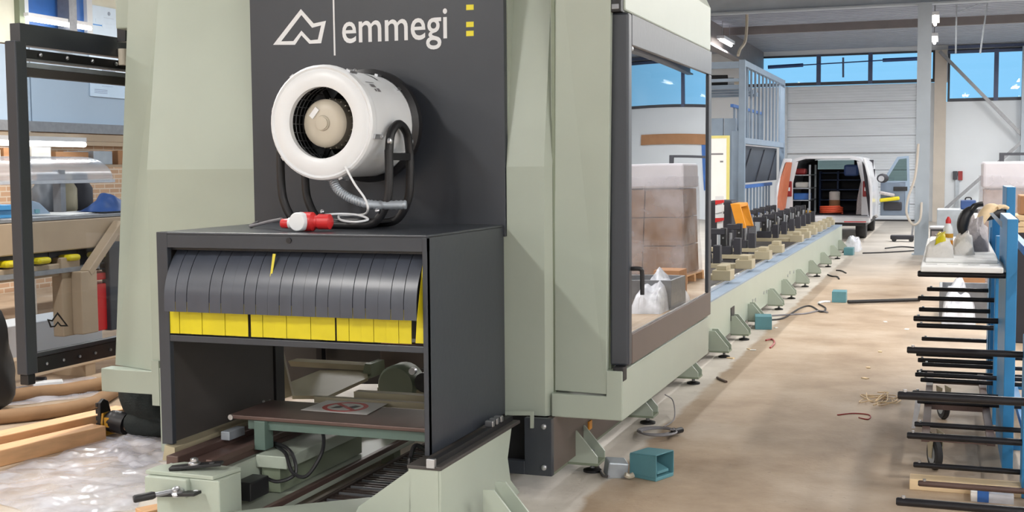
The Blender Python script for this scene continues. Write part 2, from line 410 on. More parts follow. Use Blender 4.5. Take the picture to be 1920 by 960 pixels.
window(2, wx1+.25, XR, 3.44, 4.92, [onY(1868, 140, YB).x, onY(1868, 140, YB).x+1.7, onY(1868, 140, YB).x+3.4], (4.84, 4.98))
# door jamb column, wall post, floor column
g += 1; struct(MB().box(wx1-.1, wx1+.22, YB-.32, YB, 0, 4.9).build('trim_%d' % g, 'column_beige'))
cx = (onY(1720, 470, 23.4).x+onY(1745, 470, 23.4).x)/2-.05
g += 1; struct(MB().box(cx-.12, cx+.12, 23.30, 23.315, 0, 4.53).box(cx-.12, cx+.12, 23.485, 23.5, 0, 4.53).box(cx-.006, cx+.006, 23.315, 23.485, 0, 4.53).box(cx-.16, cx+.16, 23.24, 23.56, 0, .02).build('trim_%d' % g, 'column_grey'))
pz = onY(1765, 390, YB-.15)
g += 1; struct(MB().box(pz.x-.07, pz.x+.07, YB-.2, YB-.05, .25, 4.9).build('trim_%d' % g, 'steel_dull'))
tag(MB().bar(onY(1762, 96, YB-.4), onY(1925, 262, YB-.4), .09, .09).build('cross_brace', 'steel_dull'), 'grey steel cross brace running down from the column head to the right', 'brace')
tag(MB().bar(onY(1772, 392, YB-.5), onY(1925, 258, YB-.5), .09, .09).build('cross_brace', 'steel_dull'), 'grey steel cross brace rising to the right in front of white wall', 'brace')
q0 = onY(1921, 0, YB-.45).x
g += 1; struct(MB().box(q0-.02, q0+.2, YB-.55, YB-.3, 0, 4.9).build('trim_%d' % g, 'column_grey'))
for k, (a, b_, lab) in enumerate([((1794, 4), (1792, 100), 'straight galvanised strap hanging from the roof right of the column'), ((1852, 0), (1838, 100), 'slanting galvanised strap hanging from the roof above the right windows')]):
    yy = 26.0
    pa, pb = onY(*a, yy), onY(*b_, yy); pa = pa+(pb-pa)*((ZC+.0-pa.z)/(pb.z-pa.z))
    tag(MB().bar(pa, pb, .06+.03*k, .03, up=(1, 0, 0)).build('hanging_strap', 'galv'), lab, 'strap')
tag(MB().box(3.7, 6.1, YB-.06, YB-.01, 2.30, 2.62).build('brown_board', 'cardboard'), 'brown board high on the white back wall, mirrored in the cabin door', 'board')
tag(MB().box(3.72, 4.05, YB-.05, YB-.01, .9, 2.29).build('blue_banner', 'blue_bright'), 'narrow blue banner on the white back wall, mirrored in the cabin door', 'banner')
tag(MB().bar(onY(1798, 22, 26.05), onY(1846, 3, 26.05), .03, .02).build('hanging_strap', 'galv'), 'thin galvanised strap bridging between the two hanging straps', 'strap')
# ------------------------------------------------ ceiling luminaires
def luminaire():
    r = bpy.data.objects.new('ceiling_lamp', None); COL.objects.link(r)
    MB().box(-.09, .09, -.75, .75, 0, .07).build('housing', 'lamp_body', r)
    MB().cyl((0, -.72, -.03), (0, .72, -.03), .035, 8).build('tube', 'lamp_glow', r, smooth=True)
    MB().cyl((0, -.5, .07), (0, -.5, ZC-4.62), .008, 6).build('hanger', 'steel_dull', r)
    MB().cyl((0, .5, .07), (0, .5, ZC-4.62), .008, 6).build('hanger', 'steel_dull', r)
    return r
proto = luminaire()
first = True
lampspots = [(x, y) for x in (-9.4, -5.0, 3.0, 6.4) for y in (-5.2, 0.6, 6.4, 12.6, 18.6)]
lampspots += [(.7, 11.4), (.7, 15.2), (.7, 19.4)]  # unseen aisle lamps, added to brighten the floor beside the bed
lampspots += [(2.4, 24.4), (2.4, 28.6), (2.6, 33.0), (6.4, 23.5), (6.4, 32), (-10.5, 32.5), (-9.4, 23.0)]  # extra out-of-view lamps, added to lift the dark far end of the hall
lampspots += [(-.28, 26.6), (-.33, 30.8), (-5.02, 29.3), (4.6, 27.5), (-9.4, 27.5)]
vis = {(-.28, 26.6): 'lit tube lamp beside the grey column, upper of two', (-.33, 30.8): 'lit tube lamp beside the grey column, lower of two',
       (-5.02, 29.3): 'lit tube lamp under the roof beside the green cabin corner'}
for s_ in lampspots:
    o = proto if first else copy_tree(proto); first = False
    o.location = (s_[0], s_[1], 4.62)
    tag(o, vis.get(s_, 'unseen lit tube lamp assumed below the roof outside the picture'), 'lamp', 'ceiling tube lamps')
    li = bpy.data.lights.new('lamp_light', 'AREA'); li.shape = 'RECTANGLE'; li.size = .25; li.size_y = 1.5; li.energy = LAMP_W*(.8 if s_[1] > 22 else 1.15 if s_[1] < 3 else .45 if s_ == (3.0, 6.4) else .5 if s_[0] == .7 else 1.); li.color = (1.0, .975, .94)
    lo = bpy.data.objects.new('lamp_light', li); COL.objects.link(lo); lo.location = (s_[0], s_[1], 4.54)
# ================================================================ machining centre cabin
HB = 5.8                                  # plane of the cabin front
ZT = 2.95
cab = thing('machining_center', 'large sage green machining centre cabin with anthracite logo panel', 'machine', (-3.0, 6.9, .38))
# central front panel with its print
fp = MB().box(-3.575, -2.108, HB-.012, HB+.03, 1.30, ZT).build('front_panel', 'anthracite', cab, bevel=.003)
yl = HB-.0135
def on(px, py): return onY(px, py, yl)
# emblem: outline of a stepped triangle
em_o = [(512, 84), (564, 17), (588, 44), (611, 39), (602, 81), (580, 82), (565, 66), (553, 84)]
cxy = (566, 62)
em_i = [(527, 77.5), (565, 28), (585, 52), (602, 47.5), (596, 74), (582, 75.5), (565, 57.5), (550, 77)]
MB().ring([on(*p) for p in em_o], [on(*p) for p in em_i], (0, .002, 0)).build('emblem', 'white_print', fp)
MB().extr([on(623.5, -8), on(626.5, -8), on(629, 104), on(626, 104)], (0, .002, 0)).build('divider_line', 'white_print', fp)
vs, fs = text_mesh('emmegi', .19, .80, .0015)
o0 = on(640, 80.5); o1 = on(839, 69); wd = max(v[0] for v in vs)
sc = (o1.x-o0.x)/wd
yv = [v[1] for v in vs]
xh = (on(652, 35).z-on(652, 80).z)
L = MB()
L.add([(o0.x+v[0]*sc, yl-.001, o0.z+v[1]*1.0*(xh/.095)*.93) for v in vs], fs)
L.build('lettering', 'white_print', fp)
for (x0, y0, x1, y1) in [(874, 9, 888, 19), (874, 41, 888, 51), (874, 58, 888, 68)]:
    MB().extr([on(x0, y1), on(x1, y1-.6), on(x1, y0-.6), on(x0, y0)], (0, .002, 0)).build('yellow_square', 'yellow_print', fp)
# front columns: upper half leans back from a crease at z = 1.65
ZB = 1.655
def column(name, plan, z0, lean, par):
    """plan: list of (x, y) from left to right on the outer face; thickness behind"""
    b = MB(); T = .05
    lv = [(z0, 0.), (ZB, 0.), (ZT, lean)]
    n = len(plan)
    for (za, la), (zb, lb) in zip(lv, lv[1:]):
        for (xa, ya), (xb, yb) in zip(plan, plan[1:]):
            q = [(xa, ya+la, za), (xb, yb+la, za), (xb, yb+lb, zb), (xa, ya+lb, zb)]
            b.extr(q, (0, T, 0))
    return b.build(name, 'sage', par)
column('front_column', [(-2.105, HB), (-1.905, HB), (-1.872, HB+.035)], .385, .20, cab)
MB().box(-2.14, -2.104, HB+.001, HB+.32, .385, 1.30).build('panel_return', 'sage', cab)
MB().box(-2.112, -2.104, HB+.03, HB+.32, 1.30, ZT).build('panel_return', 'sage', cab)
MB().box(-1.885, -1.872, HB+.06, HB+.32, .385, ZT).build('panel_return', 'sage', cab)
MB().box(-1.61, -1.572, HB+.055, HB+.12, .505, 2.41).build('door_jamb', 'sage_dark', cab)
column('front_column', [(-4.285, HB+.01), (-3.578, HB)], .50, .20, cab)
# left return of the column, set back
MB().extr([(-4.285, HB+.01, .50), (-4.63, HB+.12, .50), (-4.52, HB+.20, 2.66), (-4.285, HB+.18, 2.66)], (0, .05, 0)).build('side_return', 'sage', cab)
MB().box(-4.66, -3.58, HB+.26, 8.1, 2.49, ZT).build('roof_box', 'sage', cab, bevel=.008)
# wedge shaped corner panel between column and door
MB().extr([(-1.862, HB+.03, .515), (-1.585, HB+.002, .515), (-1.55, HB+.002, ZT), (-1.862, HB+.055, ZT)], (0, .045, 0)).build('corner_panel', 'sage', cab, bevel=.003)
MB().box(-1.875, -1.858, HB+.04, HB+.06, .385, ZT).build('joint', 'sage_dark', cab)
# skirts
MB().extr([(-1.872, HB, .385), (-1.50, HB, .385), (-1.50, HB, .635), (-1.585, HB, .635), (-1.585, HB, .505), (-1.872, HB, .505)], (0, 2.32, 0)).build('skirt', 'sage', cab, bevel=.005)
MB().box(-4.64, -4.235, HB, HB+.10, .362, .498).build('skirt', 'sage', cab, bevel=.005)
MB().box(-4.285, -4.235, HB-.004, HB+.06, .30, .56).build('skirt_post', 'sage', cab)
MB().box(-4.235, -4.155, HB, HB+.08, .03, .52).build('leg', 'sage', cab)
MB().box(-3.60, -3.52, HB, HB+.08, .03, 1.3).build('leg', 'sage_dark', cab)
# header box above the right door and roof
zd = 2.415
MB().extr([(-1.545, HB+.06, zd), (-1.50, HB+.06, zd), (-1.50, HB+.06, 2.70), (-1.62, HB+.06, 2.95), (-1.70, HB+.06, 2.95), (-1.70, HB+.06, zd)], (0, 2.3, 0)).build('header_box', 'sage', cab, bevel=.01)
MB().box(-3.58, -1.70, HB+.15, 8.12, 2.85, ZT).build('roof', 'sage', cab)
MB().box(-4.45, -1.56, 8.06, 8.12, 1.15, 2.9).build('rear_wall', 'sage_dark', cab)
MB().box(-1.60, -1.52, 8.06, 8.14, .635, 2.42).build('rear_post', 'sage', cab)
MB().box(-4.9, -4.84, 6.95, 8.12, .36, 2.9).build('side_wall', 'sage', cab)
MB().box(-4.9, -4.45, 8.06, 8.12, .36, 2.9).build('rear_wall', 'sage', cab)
# ------- right door
dr = MB()
YD0, YD1, XD0, XD1, ZD0, ZD1 = HB+.04, 8.08, -1.575, -1.478, .655, 2.405
door = MB().box(XD0, XD1, YD0, YD0+.075, ZD0, ZD1).build('door', 'anthracite', cab, bevel=.012)
MB().box(XD0+.05, XD1, YD0+.075, YD1, ZD1-.155, ZD1).build('top_rail', 'anthracite', door, bevel=.005)
MB().box(XD0+.05, XD1, YD0+.075, YD1, ZD0, ZD0+.155).build('bottom_rail', 'panel_brown', door, bevel=.005)
MB().box(XD0+.05, XD1, YD1-.09, YD1, ZD0+.155, ZD1-.155).build('stile', 'anthracite', door, bevel=.005)
y0, y1, z0, z1 = YD0+.07, YD1-.085, ZD0+.15, ZD1-.15
def bow(u, v):
    y = lerp(y0, y1, u); z = lerp(z0, z1, v)
    return (XD1-.012+.0030*(z-(z0+z1)/2)*(1-(2*u-1)**2), y, z)
MB().grid(bow, 24, 24).build('pane', 'pane_door', door, smooth=True)
h = onY(1193, 84, YD0+.09)
MB().lathe([(.012, 0), (.012, .008), (.006, .012)], (XD1-.01, YD0+.09, z1-.02), (1, 0, 0), 10).build('screw', 'steel', door, smooth=True)
MB().box(XD0+.012, XD1-.03, YD0-.03, YD0+.05, ZD1, ZD1+.13).build('hinge', 'black', door, bevel=.006)
MB().box(XD0+.02, XD1-.04, YD0-.035, YD0+.03, ZD1+.012, ZD1+.04).build('hinge', 'steel_dull', door, bevel=.004)
MB().box(XD0+.025, XD1-.02, YD0-.035, YD0+.045, ZD0-.075, ZD0).build('hinge', 'black', door, bevel=.006)
hz = onX(1186, 503, XD1).z
MB().tube(curve_pts([(XD1-.01, YD0+.05, hz), (XD1+.045, YD0+.05, hz), (XD1+.055, YD0+.055, hz-.02), (XD1+.055, YD0+.06, hz-.13)], 4), .011, 8).build('handle', 'black', door, smooth=True)
# ------- left door, standing open beside the cabin
a = Vector((-4.905, 5.5, 0)); dd = Vector((.012, 1, 0)).normalized(); nn = Vector((-dd.y, dd.x, 0))
ld = MB().bar(a+Vector((0, 0, .50)), a+Vector((0, 0, 2.375)), .075, .09, up=(0, 1, 0)).build('door', 'anthracite', cab, bevel=.008)
e_ = a+dd*1.75
def rail(n0, n1, z0, z1, m, t, o_=0., name='rail'):
    p0, p1 = a+dd*n0+nn*o_, a+dd*n1+nn*o_; zc = (z0+z1)/2
    return MB().bar((p0.x, p0.y, zc), (p1.x, p1.y, zc), t, z1-z0).build(name, m, ld)
rail(.0, 1.75, 2.355, 2.475, 'anthracite', .07)
rail(.04, 1.75, 2.285, 2.335, 'black', .06)
rail(.04, 1.75, 2.275, 2.283, 'steel_dull', .075, name='guide_rail')
rail(.04, 1.75, 2.235, 2.262, 'galv', .04, name='guide_rail')
rail(.04, 1.75, 2.185, 2.232, 'anth_inner', .05)
rail(.04, 1.75, .50, .585, 'black', .055)
rail(.04, 1.75, .59, .612, 'anthracite', .05)
rail(.04, 1.75, .61, 2.20, 'pane_clear', .006, name='pane')
for k in range(9):
    p0 = a+dd*(.12+k*.14)-nn*.03
    MB().lathe([(.009, 0), (.009, .006), (.004, .01)], (p0.x, p0.y, .543), -nn, 8).build('screw', 'steel', ld, smooth=True)
for k in range(4):
    p0 = a+dd*(.15+k*.22)-nn*.035
    MB().lathe([(.012, 0), (.012, .008), (.005, .014)], (p0.x, p0.y, 2.31), -nn, 8).build('screw', 'steel', ld, smooth=True)
MB().box(a.x-.03, a.x+.03, 5.47, 5.53, .44, .50).build('pin', 'black', ld, bevel=.006)
rb = onY(229, 95, 6.2)
MB().lathe([(.03, 0), (.03, .1)], (onY(231, 107, 6.35).x, 6.35, onY(231, 107, 6.35).z-.05), (0, 0, 1), 14).build('roller', 'motor_beige', ld, smooth=True)
MB().obox(onY(233, 65, 6.3), (.06, .06, .09)).build('stop_block', 'black', ld)
# small emblem printed on the left door's pane
def lp(px, py):
    d = ray(px, py); n_ = nn; t = (a-CP-Vector((0, 0, CP.z*0))).dot(n_)/d.dot(n_) if True else 0
    P_ = CP+d*((Vector((a.x, a.y, CP.z))-CP).dot(n_)/d.dot(n_)); return P_-nn*.006
eo = [(127, 612), (106.5, 585), (96, 600), (87, 598), (93, 614), (102, 613), (107, 606), (112, 612)]
ei = [(122, 609.5), (106.5, 589.5), (97, 603), (91, 601.5), (95, 611), (101, 610.5), (107, 602.5), (113, 609.5)]
MB().ring([lp(*p) for p in eo], [lp(*p) for p in ei], nn*.002).build('emblem', 'black', ld)
# ------- inner parts seen through the tunnel
MB().box(-3.56, -3.50, 5.81, 5.85, .30, 1.25).build('inner_wall', 'anth_inner', cab)
MB().box(-3.50, -3.475, 5.81, 5.9, .3, 1.25).build('inner_post', 'black', cab)
pts = [(512, 600), (525, 600), (528, 655), (548, 742), (520, 752), (515, 752)]
MB().extr([onY(*p, 5.98) for p in pts], (0, .02, 0)).build('gusset_plate', 'beige_paint', cab)
MB().extr([onY(*p, 7.6) for p in [(520, 600), (835, 600), (835, 720), (520, 720)]], (0, .03, 0)).build('inner_wall', 'anth_inner', cab)
MB().box(*[onY(600, 690, 7.55).x, onY(610, 690, 7.55).x], 7.5, 7.56, .3, 1.2).build('inner_post', 'black', cab)
# swing tray inside: flange at the back, sloping deck
q = [onZ(549, 743, .33), onZ(672, 715, .33), onZ(697, 700, .33), onZ(600, 700, .33)]
MB().extr([onZ(548, 742, .33), onZ(615, 742, .33), onZ(690, 708, .33), onZ(688, 694, .33), onZ(600, 694, .33), onZ(545, 716, .33)], (0, 0, -.02)).build('tray_deck', 'beige_paint', cab)
MB().extr([onY(*p, 7.05) for p in [(540, 677), (684, 685), (684, 695), (545, 687)]], (0, .12, 0)).build('tray_flange', 'beige_paint', cab)
MB().extr([onY(*p, 6.98) for p in [(684, 682), (695, 683), (697, 708), (676, 716)]], (0, .2, 0)).build('tray_end', 'sage_dark', cab)
MB().extr([onY(*p, 7.3) for p in [(712, 642), (840, 642), (840, 692), (713, 690)]], (0, .2, 0)).build('spindle_housing', 'panel_brown', cab, bevel=.01)
MB().extr([onY(*p, 7.28) for p in [(714, 643), (792, 648), (792, 653), (714, 650)]], (0, .02, 0)).build('housing_edge', 'rust_orange', cab)
c = onY(748, 722, 6.8)
MB().lathe([(.115, 0), (.13, .02), (.13, .16), (.10, .2)], (c.x, 6.75, c.z), (0, 1, 0), 24).build('motor_housing', 'sage_dark', cab, smooth=True)
MB().box(c.x-.14, c.x+.16, 6.78, 7.1, c.z-.12, c.z-.02).build('motor_base', 'beige_paint', cab)
c2 = onY(800, 715, 6.75)
MB().lathe([(.06, 0), (.06, .2)], (c2.x, 6.7, c2.z), (0, 1, 0), 16).build('motor_housing', 'black', cab, smooth=True)
MB().lathe([(.022, 0), (.022, .03)], (onY(776, 695, 6.7).x, 6.7, onY(776, 695, 6.7).z), (0, -1, 0), 12).build('cap', 'steel', cab, smooth=True)
# ================================================================ infeed hood
HF, HX0, HX1, HZ0, HZ1 = 4.82, -3.513, -2.12, .375, 1.36
hood = thing('infeed_hood', 'anthracite infeed hood with dark strip curtain above yellow strips', 'machine hood', ((HX0+HX1)/2, 5.3, HZ0))
HR = HB-.004
MB().box(HX0, HX1, HF, HR, HZ1-.012, HZ1).build('top_panel', 'anthracite', hood, bevel=.004)
MB().box(HX0+.06, HX1, HF, HF+.03, 1.288, HZ1-.012).build('header', 'anthracite', hood)
MB().lathe([(.013, 0), (.013, .006)], (onY(542, 451, HF).x, HF+.001, onY(542, 451, HF).z), (0, -1, 0), 14).build('lock', 'black', hood, smooth=True)
MB().box(HX1-.012, HX1, HF, HR, HZ0+.012, HZ1-.012).build('side_panel', 'anthracite', hood, bevel=.003)
MB().box(HX0, HX0+.03, HF, HR, HZ0-.03, HZ1-.012).build('side_panel', 'anth_inner', hood)
MB().box(HX0, HX0+.06, HF-.002, HF+.03, HZ0-.03, HZ1).build('front_stile', 'anthracite', hood, bevel=.003)
MB().box(HX1-.022, HX1, HF-.002, HF+.03, HZ0+.012, HZ1-.012).build('front_stile', 'anthracite', hood, bevel=.002)
MB().box(HX0+.06, HX1-.02, HF+.0, HF+.03, .842, .872).build('cross_bar', 'anthracite', hood, bevel=.003)
MB().box(HX0+.03, HX1-.012, HF+.03, HF+.12, 1.275, 1.345).build('curtain_rail', 'black', hood)
MB().box(HX0+.03, HX1-.012, HF+.30, HF+.31, .86, 1.34).build('rear_flap', 'black', hood)
# curtain: curved dark strips in front, straight yellow strips behind
N = 21; xa, xb = onY(316, 500, HF).x, onY(787, 500, HF).x; wstrip = (xb-xa)/N
def strip_dark(x0, x1, jig):
    b = MB(); n = 10; T = .003; top, bot = 1.272, .99; f = []; r = []
    for i in range(n+1):
        t = i/n; z = lerp(top, bot, t)
        y = HF+.075-.115*math.sin(min(1, t*1.25)*math.pi*.5)**.8+jig
        f += [(x0, y, z), (x1, y, z)]; r += [(x0, y+T, z), (x1, y+T, z)]
    m = len(f); fs = []
    for i in range(n):
        fs += [(2*i, 2*i+1, 2*i+3, 2*i+2), (m+2*i, m+2*i+2, m+2*i+3, m+2*i+1), (2*i, 2*i+2, m+2*i+2, m+2*i), (2*i+1, m+2*i+1, m+2*i+3, 2*i+3)]
    fs += [(0, m, m+1, 1), (2*n, 2*n+1, m+2*n+1, m+2*n)]
    return b.add(f+r, fs)
for k in range(N):
    if k == 9:
        x0 = xa+k*wstrip
        MB().extr([(x0-.003, HF+.02, 1.265), (x0+.012, HF+.02, 1.265), (x0+.004, HF-.035, 1.08), (x0-.002, HF-.035, 1.08)], (0, .002, 0)).build('yellow_sliver', 'strip_yellow', hood)
    strip_dark(xa+k*wstrip+.0012, xa+(k+1)*wstrip-.0012, (k % 3)*.0016+random.uniform(0, .001)-.004).build('curtain_strip', 'strip_dark', hood, smooth=True)
ya, yb_ = onY(314, 600, HF).x, onY(798, 600, HF).x
seg = [(314, 464), (469, 627), (630, 770), (773, 798)]
for (s0, s1) in seg:
    X0, X1 = onY(s0, 600, HF).x, onY(s1, 600, HF).x; n = max(1, round((X1-X0)/.064)); w = (X1-X0)/n
    top = 1.03 if s0 < 700 else 1.255
    for k in range(n):
        yy = HF+.004+(k % 2)*.003
        if s0 > 700: MB().extr([(X0+.012, yy, .885), (X1, yy, .885), (X1, yy, .93), (X1-.005, yy+.01, 1.255), (X1-.015, yy+.01, 1.255), (X0+.02, yy, .99)], (0, .003, 0)).build('curtain_strip', 'strip_yellow', hood)
        else: MB().box(X0+k*w+.0008, X0+(k+1)*w-.0008, yy, yy+.003, .88, top).build('curtain_strip', 'strip_yellow', hood)
# ================================================================ fan heater on the hood
YH0, YH1 = 5.14, 5.66
hc = onY(602, 230, YH0); HR_ = .5*(onY(602, 122, YH0).z-onY(602, 338, YH0).z)
cxh, czh = hc.x, hc.z
fan = thing('fan_heater', 'white drum fan heater on black tubular stand with beige motor inside', 'fan heater', (cxh, (YH0+YH1)/2, HZ1))
AY = (0, 1, 0)
R = HR_*.955
MB().lathe([(R, .02), (R, YH1-YH0), (R-.012, YH1-YH0), (R-.012, .02)], (cxh, YH0, czh), AY, 48, caps=False).build('drum', 'white_paint', fan, smooth=True)
ri = R*.655
prof = [(HR_*.93, .045), (HR_, .045), (HR_+.004, .03), (HR_, .0), (HR_*.965, -.008), (HR_*.93, .0), (HR_*.90, -.006), (ri+.02, -.012), (ri, -.002), (ri, .03), (ri+.01, .03), (HR_*.9, .02), (HR_*.93, .045)]
MB().lathe(prof, (cxh, YH0, czh), AY, 48, caps=False).build('front_ring', 'white_paint', fan, smooth=True)
MB().lathe([(R+.004, -.05), (R+.03, -.03), (R+.03, .012), (R+.004, .02), (R-.01, .02), (R-.01, -.03)], (cxh, YH1, czh), AY, 40, caps=False).build('rear_ring', 'black', fan, smooth=True)
MB().lathe([(R-.02, 0), (.02, .0)], (cxh, YH1-.03, czh), AY, 32, caps=False).build('rear_plate', 'black', fan)
# inner guard of thin wires
g_ = MB()
for k in range(5):
    rr = ri*1.12; y = YH0+.06+k*.035
    g_.tube([(cxh+rr*math.cos(t), y, czh+rr*math.sin(t)) for t in [2*math.pi*i/32 for i in range(32)]], .0022, 5, True)
for k in range(28):
    t = 2*math.pi*k/28; g_.cyl((cxh+ri*1.1*math.cos(t), YH0+.03, czh+ri*1.1*math.sin(t)), (cxh+ri*1.1*math.cos(t), YH0+.24, czh+ri*1.1*math.sin(t)), .002, 5)
g_.build('wire_guard', 'steel_dull', fan, smooth=True)
MB().lathe([(ri*1.35, .0), (ri*1.35, .26)], (cxh, YH0+.03, czh), AY, 32, caps=False).build('inner_duct', 'rubber', fan, smooth=True)
mc = onY(606, 231, YH0+.06); rm = .116
motor = MB().lathe([(.0, .0), (.035, .0), (.038, .008), (.07, .010), (rm-.012, .016), (rm, .03), (rm, .10), (rm*.88, .105), (rm*.88, .26)], (mc.x, YH0+.05, mc.z), AY, 32, caps=False).build('motor', 'motor_beige', fan, smooth=True)
MB().lathe([(.03, 0), (.03, .006), (.026, .008)], (mc.x, YH0+.044, mc.z), AY, 20).build('motor_cap', 'motor_beige', motor, smooth=True)
MB().obox((mc.x-.045, YH0+.055, mc.z+.05), (.024, .006, .055), (0, .7, 0)).build('type_plate', 'white_print', motor)
for k in range(24):
    t = 2*math.pi*k/24
    u = Vector((math.cos(t), 0, math.sin(t)))
    MB().bar(Vector((mc.x, YH0+.205, mc.z))+u*(rm*.86), Vector((mc.x, YH0+.205, mc.z))+u*(rm*1.06), .005, .15, up=(0, 1, 0)).build('cooling_fin', 'motor_beige', motor)
for k in range(3):
    t = math.pi/2+2*math.pi*k/3+.5
    MB().bar((mc.x, YH0+.25, mc.z), (mc.x+R*.98*math.cos(t), YH0+.25, mc.z+R*.98*math.sin(t)), .02, .02, up=(0, 1, 0)).build('motor_strut', 'black', fan)
# clips, vent slot and printed markings on the drum
for t in (2.2, 1.05, -.25, -1.25, -2.5, 2.9):
    u = Vector((math.cos(t), 0, math.sin(t)))
    c = Vector((cxh, YH0+.03, czh))+u*(HR_+.006)
    MB().bar(c+Vector((0, -.012, 0)), c+Vector((0, .065, 0)), .022, .012, up=u).ball(c+Vector((0, .055, 0))+u*.004, .011, 8).build('clip', 'steel', fan, smooth=True)
for t in (1.25, .75, -.6):
    u = Vector((math.cos(t), 0, math.sin(t))); c = Vector((cxh, YH1-.09, czh))+u*(R+.004)
    MB().bar(c, c+Vector((0, .07, 0)), .018, .012, up=u).build('clip', 'steel', fan)
def drum_patch(t0, t1, y0, y1, m, name):
    n = 8; b = MB(); b.grid(lambda u, v: (cxh+(R+.0012)*math.cos(lerp(t0, t1, u)), lerp(y0, y1, v), czh+(R+.0012)*math.sin(lerp(t0, t1, u))), n, 1); return b.build(name, m, fan, smooth=True)
drum_patch(.98, 1.28, YH0+.31, YH0+.325, 'black', 'vent_slot')
drum_patch(.72, .80, YH0+.15, YH0+.20, 'cable_grey', 'print_mark'); drum_patch(.84, .86, YH0+.13, YH0+.22, 'cable_grey', 'print_mark')
drum_patch(.62, .68, YH0+.16, YH0+.18, 'cable_grey', 'print_mark'); drum_patch(.62, .70, YH0+.19, YH0+.22, 'cable_grey', 'print_mark')
# tubular stand: a front and a rear cradle joined by arches at both sides
r_t = .021; zb = HZ1+r_t
def cradle(y):
    L_, R_ = cxh-R-.035, cxh+R+.035
    zt = czh-.13
    return [(L_, y, zt), (L_, y, HZ1+.25), (L_+.012, y, HZ1+.14), (L_+.06, y, HZ1+.05), (L_+.13, y, zb), (L_+.28, y, zb), (R_-.28, y, zb), (R_-.13, y, zb), (R_-.06, y, HZ1+.05), (R_-.012, y, HZ1+.14), (R_, y, HZ1+.25), (R_, y, zt)]
yA, yB_ = YH0+.12, YH0+.36
for y in (yA, yB_): MB().tube(curve_pts(cradle(y), 5), r_t, 10).build('stand_tube', 'black', fan, smooth=True)
for sx in (cxh-R-.035, cxh+R+.035):
    zt = czh-.13
    MB().tube(curve_pts([(sx, yA, zt-.02), (sx, yA+.03, zt+.08), (sx, yA+.12, zt+.125), (sx, yB_-.03, zt+.08), (sx, yB_, zt-.02)], 6), r_t, 10).build('stand_tube', 'black', fan, smooth=True)
    MB().box(sx-.012, sx+.012, yA-.01, yB_+.01, zt-.05, zt-.015).build('stand_bar', 'black', fan)
    for y in (yA, yB_): MB().lathe([(.016, 0), (.016, .014), (.008, .02)], (sx, y, zt+.04), (1 if sx > cxh else -1, 0, 0), 10).build('bolt', 'steel', fan, smooth=True)
MB().box(cxh-.2, cxh+.2, yA, yB_, zb+.004, zb+.012).build('stand_bar', 'black', fan)
for (px, py) in [(604, 397), (707, 395)]:
    c = onY(px, py, yA-.03); MB().lathe([(.012, 0), (.012, .012), (.006, .018)], (c.x, yA-.02, max(c.z, zb+.01)), (0, -1, 0), 10).build('bolt', 'steel', fan, smooth=True)
# corrugated metal hose below the drum
hp = curve_pts([onY(622, 334, YH0+.10), onY(634, 356, YH0+.08), onY(660, 373, YH0+.09), onY(700, 384, YH0+.10), onY(762, 384, YH0+.14)], 14)
hp = [Vector((p.x, p.y, max(p.z, HZ1+.028))) for p in hp]
MB().tube(hp, [.020+(.0035 if i % 2 else 0) for i in range(len(hp))], 10).build('hose', 'galv', fan, smooth=True)
# ------- cord with red plug lying on the hood
cord = thing('power_cord', 'white power cord with red and white industrial plug on the hood', 'power cord', (cxh-.1, 5.05, HZ1))
zc = HZ1+.008
def ht(px, py): p = onZ(px, py, zc); p.y = min(p.y, HB-.03); return Vector((p.x, p.y, zc))
top = onY(647, 312, YH0-.02)
MB().tube(curve_pts([top, onY(665, 345, YH0-.03), onY(684, 372, YH0-.03), onY(690, 392, YH0-.05), onY(682, 402, 5.22), onY(655, 403, 5.25), onY(636, 404, 5.22), onY(640, 413, 5.12), onY(668, 416, 5.08), onY(690, 411, 5.12), onY(670, 403, 5.18), onY(635, 401, 5.15), onY(608, 403, 5.08)], 8), .0055, 8).build('cable', 'white_paint', cord, smooth=True)
p0 = ht(470, 424); p1 = onY(528, 411, 5.0)
MB().tube(curve_pts([(-3.52+.03, HB-.12, zc), p0, lerp(p0, p1, .5)+Vector((0, .03, .004)), p1], 8), .008, 8).build('cable', 'cable_grey', cord, smooth=True)
c0 = onZ(570, 408, HZ1+.047); c0.y = min(c0.y, 5.02); zc2 = HZ1+.047; c0 = onY(570, 408, 5.0); c0.z = zc2
ax = Vector((1, .1, 0)).normalized()
plug = MB().lathe([(.018, -.115), (.022, -.11), (.024, -.075), (.024, -.07)], (c0.x, c0.y, zc2-.01), ax, 20).lathe([(.036, -.03), (.045, -.02), (.045, .045), (.03, .06), (.03, .07), (.036, .075), (.036, .13), (.02, .14)], (c0.x, c0.y, zc2-.001), ax, 24).build('plug', 'red', cord, smooth=True)
MB().lathe([(.026, -.075), (.028, -.03)], (c0.x, c0.y, zc2-.008), ax, 20).build('plug_collar', 'white_paint', plug, smooth=True)
MB().lathe([(.040, 0), (.044, .006), (.044, .03), (.045, .04)], (c0.x-.005, c0.y-.062, zc2), (0.05, 1, 0), 28).build('plug_lid', 'white_paint', plug, smooth=True)
